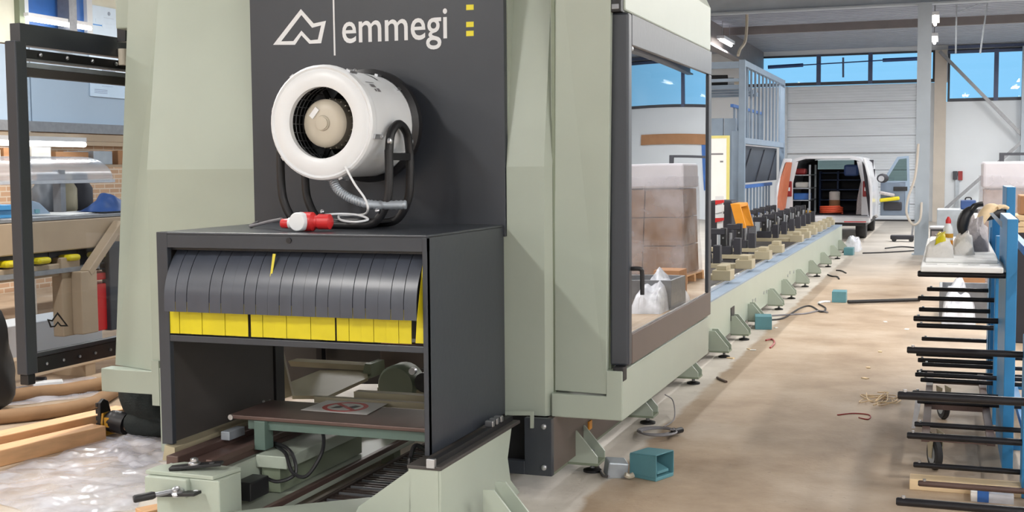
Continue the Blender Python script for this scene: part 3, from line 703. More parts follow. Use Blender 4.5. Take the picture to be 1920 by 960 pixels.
# ================================================================ infeed table under the hood
inf = thing('infeed_table', 'sage green infeed table with brown rails under the hood', 'conveyor', (-2.9, 5.4, 0))
MB().box(-3.46, -3.14, 4.70, 5.86, .225, .262).build('rail_plate', 'sage', inf, bevel=.003)
MB().box(-3.40, -3.335, 4.69, 5.95, .262, .325).build('rail', 'brown_steel', inf, bevel=.004)
MB().box(-3.335, -3.16, 4.69, 5.95, .262, .292).build('rail', 'brown_steel', inf, bevel=.003)
MB().box(-3.185, -3.15, 4.69, 5.95, .292, .322).build('rail', 'brown_steel', inf, bevel=.004)
MB().extr([(-3.50, 4.80, .27), (-3.43, 4.80, .27), (-3.43, 4.80, .335), (-3.485, 4.80, .345)], (0, .95, 0)).build('side_ledge', 'beige_paint', inf)
for x in (-3.37, -3.30, -3.168): MB().lathe([(.009, 0), (.009, .006)], (x, 4.69, .285), (0, -1, 0), 10).build('bolt', 'steel', inf, smooth=True)
MB().box(-3.14, -3.10, 4.75, 5.86, .12, .265).build('web', 'sage', inf)
MB().box(-3.10, -2.93, 4.98, 5.86, .225, .285).build('channel', 'sage', inf, bevel=.004)
MB().box(-3.08, -2.98, 5.0, 5.86, .105, .225).build('channel', 'sage_dark', inf)
MB().box(-3.36, -2.86, 4.66, 6.3, .075, .10).build('base_plate', 'sage', inf, bevel=.003)
MB().box(-2.885, -2.858, 4.66, 6.3, .10, .128).build('edge_strip', 'brown_steel', inf, bevel=.003)
for k in range(6): MB().lathe([(.008, 0), (.008, .005)], (-2.92, 4.8+k*.26, .10), (0, 0, 1), 8).build('bolt', 'steel', inf, smooth=True)
for (x, y) in ((-3.3, 4.8), (-3.3, 6.1), (-2.92, 6.1)): MB().box(x-.04, x+.04, y-.04, y+.04, 0, .075).build('foot', 'sage_dark', inf)
MB().extr([onZ(400, 962, .13), onZ(765, 925, .13), onZ(770, 950, .13), onZ(480, 990, .13)], (0, 0, -.02)).build('cover_plate', 'sage', inf)
MB().box(-2.60, -2.56, 4.4, 4.5, 0, .11).build('foot', 'sage_dark', inf)
MB().box(-3.345, -3.295, 5.06, 5.20, .322, .365).build('stop_block', 'galv', inf, bevel=.003)
# cross table with green frame
MB().box(-3.30, -2.16, 5.06, 5.46, .432, .452).build('cross_plate', 'brown_steel', inf, bevel=.004)
MB().box(-3.20, -2.18, 5.08, 5.12, .385, .432).build('cross_frame', 'green_frame', inf)
MB().box(-3.20, -2.18, 5.38, 5.42, .385, .432).build('cross_frame', 'green_frame', inf)
for x in (-3.12, -2.215): MB().box(x-.03, x+.03, 5.05, 5.13, .29, .432).build('cross_leg', 'green_frame', inf, bevel=.003)
MB().box(-3.10, -2.16, 5.56, 5.60, .43, .462).build('cross_beam', 'beige_paint', inf)
MB().box(-2.95, -2.14, 5.72, 5.78, .43, .468).build('cross_beam', 'beige_paint', inf)
MB().box(-3.26, -3.14, 5.48, 5.86, .33, .352).build('slide', 'steel', inf)
MB().lathe([(.014, 0), (.014, .01)], (-3.285, 5.065, .44), (0, -1, 0), 10).build('bolt', 'steel', inf, smooth=True)
for i in range(5):
    p = onZ(550+i*8-(i % 2)*14, 745-i*5, .40); MB().ball((p.x, 5.55+.03*i, .40), .008, 8).build('bolt', 'steel', inf, smooth=True)
# clamp block with lever in the foreground
cl = thing('clamp_block', 'sage green clamp block with black lever at the near end', 'clamp', (-3.15, 4.5, 0))
MB().box(-3.32, -2.99, 4.50, 4.68, 0, .285).build('body', 'sage', cl, bevel=.006)
MB().extr([(-3.36, 4.47, .20), (-3.14, 4.47, .20), (-3.14, 4.47, .285), (-3.36, 4.47, .285)], (0, .21, 0)).build('jaw', 'sage', cl, bevel=.006)
MB().extr([(-3.375, 4.50, .286), (-3.02, 4.50, .286), (-2.99, 4.68, .286), (-3.30, 4.69, .286), (-3.375, 4.60, .286)], (0, 0, .018)).build('top_plate', 'sage', cl, bevel=.003)
for z, ln in ((.312, .22), (.215, .2)):
    MB().bar((-3.27, 4.455 if z < .25 else 4.54, z), (-3.27+ln, 4.455 if z < .25 else 4.62, z+.02), .06, .014).build('link', 'black', cl, bevel=.003)
    c = (-3.17, 4.45 if z < .25 else 4.58, z+.012)
    MB().lathe([(.028, 0), (.028, .012), (.018, .018), (.018, .03), (.010, .034)], c, (0, -.5, 1) if z < .25 else (0, 0, 1), 14).build('bolt', 'steel', cl, smooth=True)
    MB().lathe([(.014, 0), (.014, .012)], (c[0]+.08, c[1]+.02, c[2]), (0, -.5, 1) if z < .25 else (0, 0, 1), 10).build('bolt', 'steel', cl, smooth=True)
MB().lathe([(.011, 0), (.011, .008)], (-3.16, 4.47, .222), (0, -1, 0), 10).build('bolt', 'steel', cl, smooth=True)
ls, le = Vector((-3.20, 4.44, .235)), onY(250, 936, 4.32)
MB().tube([Vector((-3.16, 4.48, .24)), lerp(ls, le, .45)], .011, 10).build('lever_shaft', 'steel_dull', cl, smooth=True)
MB().tube([lerp(ls, le, .42), lerp(ls, le, .5), le-(le-ls)*.04, le], [.014, .018, .018, .014], 12).build('lever_grip', 'black', cl, smooth=True)
# green connector with black body
cn = thing('connector', 'green and black electrical connector beside the clamp block', 'connector', (-3.02, 4.78, .13))
MB().box(-3.07, -2.98, 4.74, 4.9, .128, .215).build('body', 'black', cn, bevel=.006)
c = onY(418, 886, 4.735)
MB().lathe([(.03, 0), (.03, .02), (.022, .03)], (c.x, 4.738, c.z), (0, -1, 0), 14).build('cap', 'green_conn', cn, smooth=True)
# prohibition sign lying on the cross plate
zs = .4535
sg_c = [onZ(564, 769, zs), onZ(688, 778, zs), onZ(727, 757, zs), onZ(613, 751, zs)]
sg = thing('prohibition_sign', 'white card with red prohibition ring lying on the brown plate', 'sign', (sum((p.x for p in sg_c))/4, sum((p.y for p in sg_c))/4, .4525))
MB().extr([Vector((p.x, p.y, zs)) for p in sg_c], (0, 0, .0015)).build('card', 'paper', sg)
def sgp(u, v): return sg_c[0]*(1-u)*(1-v)+sg_c[1]*u*(1-v)+sg_c[2]*u*v+sg_c[3]*(1-u)*v+Vector((0, 0, .0018))
ts = [2*math.pi*k/36 for k in range(36)]
MB().ring([sgp(.5+.33*math.cos(t), .5+.43*math.sin(t)) for t in ts], [sgp(.5+.26*math.cos(t), .5+.34*math.sin(t)) for t in ts], (0, 0, .0006)).build('ring', 'red', sg)
MB().extr([sgp(*q) for q in ((.24, .74), (.29, .80), (.76, .26), (.71, .20))], (0, 0, .0006)).build('slash', 'red', sg)
MB().extr([sgp(*q) for q in ((.33, .32), (.45, .38), (.50, .58), (.42, .62), (.36, .5))], (0, 0, .0005)).build('symbol', 'black', sg)
MB().extr([sgp(*q) for q in ((.56, .40), (.66, .42), (.70, .62), (.60, .66), (.55, .52))], (0, 0, .0005)).build('symbol', 'black', sg)
# energy chain of short links
ch = thing('energy_chain', 'brown energy chain of cross links lying beside the base plate', 'cable chain', (-2.55, 5.3, 0))
MB().box(-2.84, -2.20, 4.3, 6.6, .0, .012).build('trough', 'steel_dull', ch)
for x in (-2.83, -2.235): MB().box(x, x+.02, 4.3, 6.6, .012, .06).build('side_band', 'chain', ch)
y = 4.34; k = 0
base_l = MB().box(-2.805, -2.24, -.011, .011, .035, .052).build('link', 'chain', ch)
base_p = MB().box(-2.805, -2.24, -.005, .005, .035, .054).build('link', 'steel_dull', ch)
while y < 6.55:
    src = base_p if k % 3 == 1 else base_l
    if k == 0: base_l.location.y += y-5.3+5.3
    elif k == 1: base_p.location.y += y
    else:
        o = src.copy(); COL.objects.link(o); o.location = src.location; o.location.y = y
    y += .042; k += 1
# loose black cables below the cross table
def cable(name, pts, r, m, lab, cat='cable', grp=None, n=8, seg=7):
    return tag(MB().tube(curve_pts(pts, n), r, seg).build(name, m, smooth=True), lab, cat, grp)
cable('cable', [(-3.1, 5.16, .29), onY(535, 850, 5.0), onY(548, 885, 4.95), onY(575, 892, 4.95), onY(603, 850, 5.0), onY(606, 815, 5.1), onY(596, 802, 5.2)], .009, 'black', 'black cable hanging in a loop under the brown cross plate')
cable('cable', [(-3.13, 5.18, .30), onY(538, 840, 5.03), onY(552, 862, 5.0), onY(552, 890, 4.97), onY(520, 903, 4.92), onY(490, 893, 4.9), (-3.0, 4.84, .19)], .009, 'black', 'black cable drooping from the cross plate to the green connector')
cable('cable', [(-2.2, 5.10, .30), onY(782, 835, 5.05), onY(770, 858, 5.0), onY(768, 872, 4.98), (-2.30, 4.95, .07)], .011, 'black', 'thick black cable dropping onto the chain at the hood corner')
# ================================================================ near beam, bed and brackets
nb = thing('machine_beam', 'sage green machine beam with dark top and guide rail under the hood', 'beam', (-2.1, 5.2, 0))
BX0, BX1 = onY(765, 868, 4.70).x, -2.015
MB().extr([(BX1-.012, 4.70, 0), (BX1-.012, 5.72, 0), (BX1-.012, 5.58, .10), (BX1-.012, 5.54, .22), (BX1-.012, 5.60, .36), (BX1-.012, 4.70, .36)], (.012, 0, 0)).build('side_plate', 'sage', nb, bevel=.003)
MB().box(BX0, BX1-.012, 4.70, 4.715, 0, .36).build('end_plate', 'sage', nb, bevel=.003)
MB().box(BX0, BX0+.012, 4.715, 5.7, .0, .36).build('side_plate', 'sage', nb)
MB().box(BX0-.004, BX1+.003, 4.695, 5.72, .358, .374).build('top_plate', 'anth_inner', nb, bevel=.003)
MB().box(-2.075, -2.045, 4.70, 5.70, .374, .400).build('guide_rail', 'black', nb)
MB().box(-2.08, -2.04, 4.69, 4.712, .366, .408).build('rail_cap', 'steel', nb, bevel=.003)
for k in range(3): MB().box(-2.082+.0, -2.04, 5.40+k*.06, 5.43+k*.06, .40, .43).build('carriage_bolt', 'steel', nb, bevel=.004)
MB().extr([onY(*p, 4.7) for p in [(672, 950), (770, 880), (770, 965), (660, 975)]], (0, .05, 0)).build('gusset_plate', 'sage', nb)
# dark bracket and cover below the cabin corner
br = thing('carriage_bracket', 'anthracite carriage bracket with two bright bolts below the cabin', 'bracket', (-1.95, 5.9, .09))
MB().box(-1.998, -1.853, 5.74, 5.78, .09, .383).build('front_plate', 'anthracite', br, bevel=.003)
MB().box(-2.16, -1.998, 5.74, 5.78, .09, .16).build('front_plate', 'anthracite', br, bevel=.003)
MB().box(-2.17, -1.87, 5.82, 5.86, .09, .383).build('back_plate', 'black', br)
MB().box(-1.885, -1.855, 5.78, 8.1, .10, .383).build('side_cover', 'panel_brown', br)
for z in (.135, .345): MB().lathe([(.014, 0), (.014, .010), (.007, .014)], (-1.892, 5.74, z), (0, -1, 0), 12).build('bolt', 'steel', br, smooth=True)
MB().extr([onY(*p, 5.73) for p in [(947, 771), (1000, 772), (1000, 803), (994, 803), (994, 779), (947, 779)]], (0, .01, 0)).build('angle_strip', 'sage', br)
c = onX(1106, 797, -1.852); MB().obox(c, (.012, .06, .05)).build('warning_tag', 'orange', br, bevel=.004)
# long bed
bed = thing('machine_bed', 'long sage green machine bed running back towards the van', 'machine bed', (-2.7, 15, 0))
BXS, BZ, BY0, BY1 = -1.90, .475, 5.9, 24.4
MB().box(BXS-.012, BXS, 8.13, BY1, .075, BZ).build('side_plate', 'sage', bed, bevel=.002)
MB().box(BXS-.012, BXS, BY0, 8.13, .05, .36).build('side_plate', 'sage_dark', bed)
MB().box(BXS-.20, BXS+.004, 8.13, BY1, BZ, BZ+.018).build('top_flange', 'blue_grey', bed, bevel=.003)
MB().box(-3.66, BXS-.012, BY1-.02, BY1, .075, BZ).build('end_plate', 'sage', bed)
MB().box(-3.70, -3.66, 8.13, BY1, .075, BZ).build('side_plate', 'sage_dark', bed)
MB().box(-3.66, -2.10, 8.13, BY1-.02, .30, .33).build('deck', 'anth_inner', bed)
MB().box(-2.06, -2.03, 8.13, BY1-.1, BZ+.018, BZ+.048).build('guide_rail', 'steel', bed)
MB().box(-3.50, -3.46, 8.13, BY1-.1, .33, BZ+.048).build('guide_rail', 'steel_dull', bed)
MB().box(-2.62, -2.5, 8.13, 12.0, .33, .47).build('conveyor_strip', 'beige_paint', bed)
MB().box(-2.40, -2.22, 8.13, 11.5, .33, .46).build('conveyor_strip', 'beige_paint', bed)
sl = onX(1373, 588, BXS)
MB().box(BXS, BXS+.006, sl.y-.10, sl.y+.10, sl.z-.06, sl.z+.065).build('slot', 'black', bed)
for (px, py) in [(1411, 564), (1416, 562), (1432, 549), (1437, 547), (1477, 517), (1481, 511), (1488, 510)]:
    c = onX(px, py, BXS); MB().lathe([(.02, 0), (.02, .008)], c, (1, 0, 0), 8).build('bolt', 'steel', bed, smooth=True)
# bracket feet along the bed: two triangular gussets, floor plate, levelling screw
def bed_foot(y):
    x0, x1 = BXS, -1.735
    fo = MB().box(x0, x1+.004, y-.08, y+.08, .05, .064).build('foot_bracket', 'sage_dark', bed)
    for s in (-.075, .075):
        MB().extr([(x0, y+s-.006, .064), (x1, y+s-.006, .064), (x1, y+s-.006, .10), (x0+.05, y+s-.006, .235), (x0, y+s-.006, .235)], (0, .012, 0)).build('gusset', 'sage', fo)
    MB().cyl((x1-.05, y, .012), (x1-.05, y, .12), .012, 8).build('levelling_screw', 'steel_dull', fo, smooth=True)
    MB().lathe([(.05, 0), (.05, .012), (.025, .02)], (x1-.05, y, .0), (0, 0, 1), 14).build('foot_pad', 'black', fo, smooth=True)
for y in (4.98, 6.25, 7.55, 9.05, 10.4, 11.5, 12.55, 14.05, 15.25, 16.8, 18.4, 20.2, 22.0, 23.6):
    bed_foot(y)
# ================================================================ clamping vices on the bed
def vice(y):
    """two jaws on a cross slide"""
    r = bpy.data.objects.new('clamping_vice', None); COL.objects.link(r); r.location = (0, 0, BZ)
    MB().box(-3.55, -2.0, -.10, .10, BZ+.05, BZ+.10).build('slide', 'beige_paint', r, bevel=.004)
    MB().box(-2.16, -1.98, -.13, .13, BZ+.0485, BZ+.15).build('end_block', 'beige_paint', r, bevel=.006)
    for k in range(3): MB().box(-2.12, -2.02, -.11+k*.085, -.055+k*.085, BZ+.15, BZ+.195).build('valve', 'beige_paint', r, bevel=.004)
    for x in (-2.55, -3.1):
        MB().box(x-.10, x+.10, -.08, .08, BZ+.10, BZ+.20).build('jaw_base', 'van_dark', r, bevel=.006)
        MB().box(x-.035, x+.035, -.05, .05, BZ+.20, BZ+.42).build('jaw_post', 'black', r, bevel=.006)
        MB().box(x-.16, x+.02, -.06, .06, BZ+.34, BZ+.41).build('jaw_arm', 'van_dark', r, bevel=.006)
        MB().cyl((x+.08, 0, BZ+.20), (x+.08, 0, BZ+.36), .022, 10).build('cylinder_rod', 'steel_dull', r, smooth=True)
        MB().lathe([(.012, 0), (.012, .008)], (x, -.05, BZ+.30), (0, -1, 0), 8).build('bolt', 'steel', r, smooth=True)
    MB().box(-2.42, -2.34, -.06, .06, BZ+.10, BZ+.30).build('stop_post', 'van_dark', r, bevel=.006)
    MB().box(-2.83, -2.76, -.05, .05, BZ+.10, BZ+.34).build('stop_post', 'galv', r, bevel=.006)
    return r
vp = vice(0); vn = ['first', 'second', 'third', 'fourth', 'fifth', 'sixth', 'seventh', 'eighth', 'ninth', 'tenth', 'eleventh']
vy = [12.0, 13.4, 14.8, 16.0, 18.3, 19.3, 20.3, 21.2, 22.0, 22.8, 23.6]
for k, y in enumerate(vy):
    o = vp if k == 0 else copy_tree(vp)
    o.location = (0, y, BZ)
    tag(o, '%s clamping vice on the long bed counted from the cabin, beige blocks with black jaws' % vn[k], 'vice', 'clamping vices on the bed')
# ================================================================ right side: cantilever racks
def rack_arm(tip_px, z, x1, r, par, m='arm_black', brown=False):
    p = onZ(tip_px[0], tip_px[1], z)
    a = MB().cyl((p.x, p.y, z), (x1, p.y, z), r, 10).build('arm', m, par, smooth=True)
    MB().lathe([(r*.8, 0), (r*.8, .004)], (p.x, p.y, z), (-1, 0, 0), 10).build('end_cap', 'rubber', a, smooth=True)
    MB().lathe([(.008, 0), (.008, .01)], (p.x+.025, p.y, z+r-.002), (0, 0, 1), 8).build('stop_screw', 'steel', a, smooth=True)
    return p.y
rkA = thing('cantilever_rack', 'blue cantilever rack with thick black arms, nearer of the two', 'rack', (.36, 7.4, 0))
XP = .36
zA, zB_ = .70, .272
PXS = {'P1': .375, 'P2': .375, 'P3': .31, 'P4': .37, 'P5': .31}
ys = {}
for nm, lst in {'P1': [((1685, 741), zA), ((1682, 940), zB_)], 'P2': [((1702, 656), zA), ((1702, 816), zB_)],
                'P3': [((1714, 597), zA), ((1712, 737), zB_), ((1722, 513), 1.05)], 'P4': [((1722, 559), zA), ((1722, 675), zB_), ((1720, 610), .57)],
                'P5': [((1724, 580), .60), ((1729, 635), .30), ((1739, 542), .72)]}.items():
    yy = []
    for tip, z in lst: yy.append(rack_arm(tip, z, PXS[nm], .0175 if nm in ('P1', 'P2', 'P3') else .0165, rkA))
    y = sum(yy)/len(yy); ys[nm] = (y, min(yy), max(yy))
for nm, (y, a_, b_) in ys.items():
    top = {'P1': 1.2, 'P2': .80, 'P3': 1.355, 'P4': 1.50, 'P5': 1.30}[nm]
    wx = .045
    XP = PXS[nm]
    MB().box(XP, XP+.055, min(a_, y)-.04, max(b_, y)+.04, .0, top).build('post', 'blue_rack', rkA, bevel=.004)
    MB().box(XP+.0, XP+.35, y-.035, y+.035, 0, .03).build('foot', 'blue_rack', rkA, bevel=.003)
yP = [v[0] for v in ys.values()]
XP = .36
MB().box(XP+.07, XP+.11, min(yP), max(yP), 1.12, 1.17).build('stringer', 'blue_rack', rkA)
MB().box(XP+.07, XP+.11, min(yP), max(yP), .12, .17).build('stringer', 'blue_rack', rkA)
# galvanised angle sloping at the head of the third post
MB().extr([onY(*p, 7.6) for p in [(1855, 400), (1862, 399), (1887, 424), (1882, 432)]], (0, .03, 0)).build('head_angle', 'galv', rkA)
rkB = thing('cantilever_rack', 'blue cantilever rack with thin black arms, standing behind the thick-armed one', 'rack', (.66, 7.5, 0))
XB = .62
for tip, z in [((1716, 795), .24), ((1721, 752), .25), ((1727, 712), .26), ((1730, 683), .27), ((1717, 702), .30), ((1719, 664), .30), ((1714, 871), .10), ((1723, 906), .10), ((1720, 697), .20)]:
    y = rack_arm(tip, z, XB, .0145, rkB, 'arm_black' if tip[1] < 900 else 'brown_steel')
    MB().box(XB, XB+.06, y-.03, y+.03, 0, .9).build('post', 'blue_rack', rkB, bevel=.003)
MB().box(XB+.06, XB+.09, 5.9, 9.6, .02, .08).build('stringer', 'blue_rack', rkB)
MB().box(XB+.06, XB+.09, 5.9, 9.6, .8, .86).build('stringer', 'blue_rack', rkB)
# ------------------------------------------------ trolley with swivel castors standing between the rack arms
tr = thing('castor_trolley', 'low steel trolley on two grey swivel castors below the rack arms', 'trolley', (.1, 7.6, 0))
MB().box(-.10, -.06, 6.6, 8.7, .205, .235).build('frame_bar', 'brown_steel', tr)
MB().box(.22, .26, 6.6, 8.7, .205, .235).build('frame_bar', 'brown_steel', tr)
for y in (6.62, 7.5, 8.4): MB().box(-.06, .22, y, y+.04, .205, .235).build('frame_bar', 'brown_steel', tr)
for (px, py, r) in [(1752, 880, .085), (1768, 785, .085)]:
    f = onZ(px, py, 0)
    ct = MB().lathe([(r*.6, -.018), (r*.92, -.018), (r, -.01), (r, .01), (r*.92, .018), (r*.6, .018)], (f.x, f.y, r), (1, .35, 0), 24, caps=True).build('castor', 'rubber', tr, smooth=True)
    MB().lathe([(r*.62, -.02), (r*.62, .02)], (f.x, f.y, r), (1, .35, 0), 18).build('wheel_disc', 'galv', ct, smooth=True)
    for s in (-.028, .028):
        n_ = Vector((1, .35, 0)).normalized(); t_ = Vector((-.35, 1, 0)).normalized(); c = Vector((f.x, f.y, r))+n_*s
        MB().extr([c+t_*-.02+Vector((0, 0, -.02)), c+t_*.02+Vector((0, 0, -.02)), c+t_*.06+Vector((0, 0, .125)), c+t_*-.05+Vector((0, 0, .125))], n_*.005).build('fork_plate', 'beige_paint', ct)
film_pts = [onY(1717, 745, 7.6), onY(1728, 745, 7.6), onY(1724, 772, 7.58), onY(1716, 803, 7.6), onY(1709, 803, 7.62), onY(1714, 775, 7.63)]
tag(MB().extr(film_pts, (0, .004, 0)).build('film_strip', 'film_heavy'), 'pale strip of plastic film hanging from a rack arm tip', 'film')
pl = onZ(1705, 918, 0); pr = onZ(1915, 920, 0)
tag(MB().box(pl.x, pr.x, pl.y, pl.y+.12, 0, .055).build('timber_board', 'timber_pale', bevel=.003), 'pale timber board lying on the floor under the right rack arms', 'board')
bb = thing('carton', 'small blue and white carton on the floor by the pale board', 'carton', onZ(1860, 942, 0))
q = onZ(1820, 938, 0); q2 = onZ(1900, 942, 0)
MB().box(q.x+.03, lerp(q.x, q2.x, .42), q.y-.02, q.y+.1, 0, .05).build('blue_side', 'blue_bright', bb)
MB().box(lerp(q.x, q2.x, .42), q2.x, q.y-.02, q.y+.1, 0, .045).build('film_side', 'film_heavy', bb)
MB().box(q.x, q.x+.03, q.y-.018, q.y+.098, 0, .048).build('white_side', 'paper', bb)
# ------------------------------------------------ white board laid on the rack with clutter
yb0 = onZ(1722, 513, 1.05).y-.02
zt = 1.05+.0168
bw = thing('white_tray', 'white foam board laid across the rack arms, covered in clutter', 'board', (.13, yb0+1.6, zt))
MB().box(-.125, .295, yb0-.06, yb0+2.6, zt, zt+.03).build('slab', 'white_board', bw, bevel=.006)
MB().box(-.105, .28, yb0+.22, yb0+2.5, zt+.03, zt+.05).build('slab', 'white_board', bw, bevel=.006)
for i in range(4):
    MB().box(-.1+.11*i, -.04+.11*i, yb0+.10, yb0+.115, zt+.03, zt+.0306).build('mark', 'cable_grey', bw)
for k, y in enumerate((yb0+1.2, yb0+2.3)): MB().cyl((-.11, y, 1.05), (.30, y, 1.05), .0165, 10).build('arm', 'arm_black', rkA, smooth=True)
MB().box(.30, .345, yb0+2.26, yb0+2.34, 0, 1.2).build('post', 'blue_rack', rkA, bevel=.004)
MB().box(.30, .345, yb0+1.16, yb0+1.24, 0, 1.2).build('post', 'blue_rack', rkA, bevel=.004)
zt2 = zt+.05
def heap(name, pxs, y0, dep, z0, hgt, m, lab, cat, seed, nu=16):
    """crumpled soft heap: footprint from x0..x1 at y0, rounded top"""
    x0 = onY(pxs[0], 400, y0).x; x1 = onY(pxs[1], 400, y0).x; b = MB()
    def f(u, v):
        e = max(0, 1-abs(2*u-1)**2.2)*max(0, 1-abs(2*v-1)**2.2)
        x = lerp(x0, x1, u); y = y0+dep*v
        n = noise.noise(Vector((u*3.2+seed, v*3.2, seed)))*.5+noise.noise(Vector((u*8+seed, v*8, 3)))*.22
        return (x+n*.05*e**.3, y+n*.06*e**.3, z0+max(0.002, hgt*(e**.4)*(.8+n*.7)) if e > 0 else z0)
    b.grid(f, nu, nu); return tag(b.build(name, m, smooth=True), lab, cat)
heap('cloth_heap', (1735, 1790), yb0+.35, .55, zt2, .11, 'cloth_white', 'crumpled white rag at the front left of the white board', 'cloth', 1.3)
heap('cloth_heap', (1788, 1830), yb0+.6, .5, zt2, .15, 'cloth_white', 'smooth white rag behind the bottle on the white board', 'cloth', 5.1)
heap('cloth_heap', (1806, 1858), yb0+.9, .6, zt2, .24, 'cloth_grey', 'tall speckled grey cloth heap on the white board', 'cloth', 9.7)
heap('yellow_rag', (1753, 1775), yb0+.45, .3, zt2+.06, .09, 'strip_yellow', 'small yellow rag lying on the white cloth', 'cloth', 2.2, 10)
# glue bottle
bc = onZ(1777, 480, zt2); bcx, bcy = onY(1777, 480, yb0+.72).x, yb0+.72
bt = thing('glue_bottle', 'white and amber bottle with red cap standing on the white board', 'bottle', (bcx, bcy, zt2))
zb0 = zt2; BS = .72
def bl(p): return [(r*BS*1.1, h*BS) for r, h in p]
MB().lathe(bl([(.033, 0), (.036, .01), (.036, .10), (.034, .11)]), (bcx, bcy, zb0), (0, 0, 1), 18).build('lower_body', 'orange', bt, smooth=True)
MB().lathe(bl([(.034, .11), (.036, .115), (.036, .2), (.030, .225), (.018, .245), (.018, .25)]), (bcx, bcy, zb0), (0, 0, 1), 18).build('upper_body', 'white_paint', bt, smooth=True)
MB().lathe(bl([(.020, .25), (.020, .275), (.010, .30), (.006, .305)]), (bcx, bcy, zb0), (0, 0, 1), 14).build('cap', 'red', bt, smooth=True)
MB().lathe(bl([(.0368, .13), (.0368, .165)]), (bcx, bcy, zb0), (0, 0, 1), 18, caps=False).build('label_band', 'yellow_trim', bt, smooth=True)
# gloves: dark one leaning, pale one on top
def glove(name, c, m, lab, rot):
    t = thing(name, lab, 'glove', c); M_ = Euler(rot).to_matrix(); c = Vector(c)
    b = MB(); pal = [c+M_ @ Vector(p) for p in ((0, 0, 0), (.04, 0, .03), (.10, 0, .05), (.15, 0, .04))]
    b.tube(curve_pts(pal, 4), [.024+.012*math.sin(i/12*math.pi) for i in range(13)], 10)
    b.build('cuff', m, t, smooth=True)
    for k in range(4):
        o_ = (k-1.5)*.022
        fg = [c+M_ @ Vector(p) for p in ((.14, o_, .04), (.18, o_*1.3, .035), (.215-.008*abs(k-1.3), o_*1.5, .01))]
        MB().tube(curve_pts(fg, 3), .0115, 8).build('finger', m, t, smooth=True)
    th = [c+M_ @ Vector(p) for p in ((.09, .035, .04), (.12, .065, .035), (.145, .075, .02))]
    MB().tube(curve_pts(th, 3), .0125, 8).build('thumb', m, t, smooth=True)
    return t
glove('work_glove', onY(1806, 432, yb0+.8)+Vector((0, 0, -.02)), 'black', 'black work glove leaning on the grey cloth heap', (0, -1.0, .2))
glove('work_glove', onY(1838, 418, yb0+1.15)+Vector((0, 0, .0)), 'timber_pale', 'pale leather work glove on top of the grey cloth heap', (0, -.4, .8))
glove('work_glove', onY(1846, 400, yb0+1.5)+Vector((0, 0, -.03)), 'black', 'black work glove behind the pale glove', (0, .2, .3))
# ------------------------------------------------ goods behind the racks
pw = thing('wrapped_pallet', 'film wrapped pallet of brown cartons right of the racks', 'pallet', (1.0, 17.2, 0))
for k in range(3): MB().box(.42, 1.58, 16.6+k*.5, 16.7+k*.5, 0, .10).build('bearer', 'timber', pw)
for k in range(7): MB().box(.42+k*.17, .55+k*.17, 16.6, 17.7, .10, .125).build('deck_board', 'timber', pw)
for i in range(2):
    for j in range(3): MB().box(.47+i*.53, .99+i*.53, 16.65, 17.65, .13+j*.40, .52+j*.40).build('carton', 'carton_dark', pw, bevel=.008)
MB().box(.44, 1.56, 16.62, 17.68, 1.34, 1.68).build('foam_bundle', 'foam_bundle', pw, bevel=.03)
def wrapf(u, v):
    t = 2*math.pi*u; z = lerp(.12, 1.5, v); cx_, cy_ = 1.0, 17.15
    k = 1/max(abs(math.cos(t)), abs(math.sin(t)))
    n = noise.noise(Vector((math.cos(t)*3, math.sin(t)*3, z*2)))*.02
    return (cx_+.60*math.cos(t)*k**.8+n, cy_+.58*math.sin(t)*k**.8+n, z)
film_mat('film_thin', (206, 204, 212), .30, .2)
MATS['film_thin'].node_tree.nodes['Noise Texture'].inputs['Scale'].default_value = 1.6
MB().grid(wrapf, 48, 14).build('stretch_film', 'film_thin', pw, smooth=True)
cd = tag(MB().box(.14, .44, 14.9, 15.3, 0, .34).build('carton', 'cardboard', bevel=.006), 'open brown carton on the floor in front of the wrapped pallet', 'carton')
heap('film_heap', (1768, 1835), 13.2, 1.5, 0.0, .42, 'film_heavy', 'crumpled heap of white packing film on the floor behind the racks', 'film', 4.4, 26)
tag(MB().box(-.05, .75, 13.6, 14.3, .0, .03).box(-.05, .75, 13.6, 13.63, .03, .34).box(-.05, .75, 14.27, 14.3, .03, .34).box(-.05, -.02, 13.63, 14.27, .03, .34).box(.72, .75, 13.63, 14.27, .03, .34).build('grey_crate', 'steel_dull', bevel=.004), 'open grey crate filled with packing film behind the racks', 'crate')
tp = thing('timber_pack', 'short stack of timber boards on dark blocks at the right edge', 'timber', (.95, 12.4, 0))
MB().box(.62, 1.3, 12.0, 12.5, 0, 1.02).build('dark_block', 'van_dark', tp, bevel=.01)
for k in range(3): MB().box(.60, 1.35, 12.0+k*.002, 12.5, 1.02+k*.055, 1.07+k*.055).build('board', 'timber_pale', tp, bevel=.003)
MB().box(.64, 1.3, 12.0, 12.5, 1.185, 1.36).build('carton', 'cardboard', tp, bevel=.01)
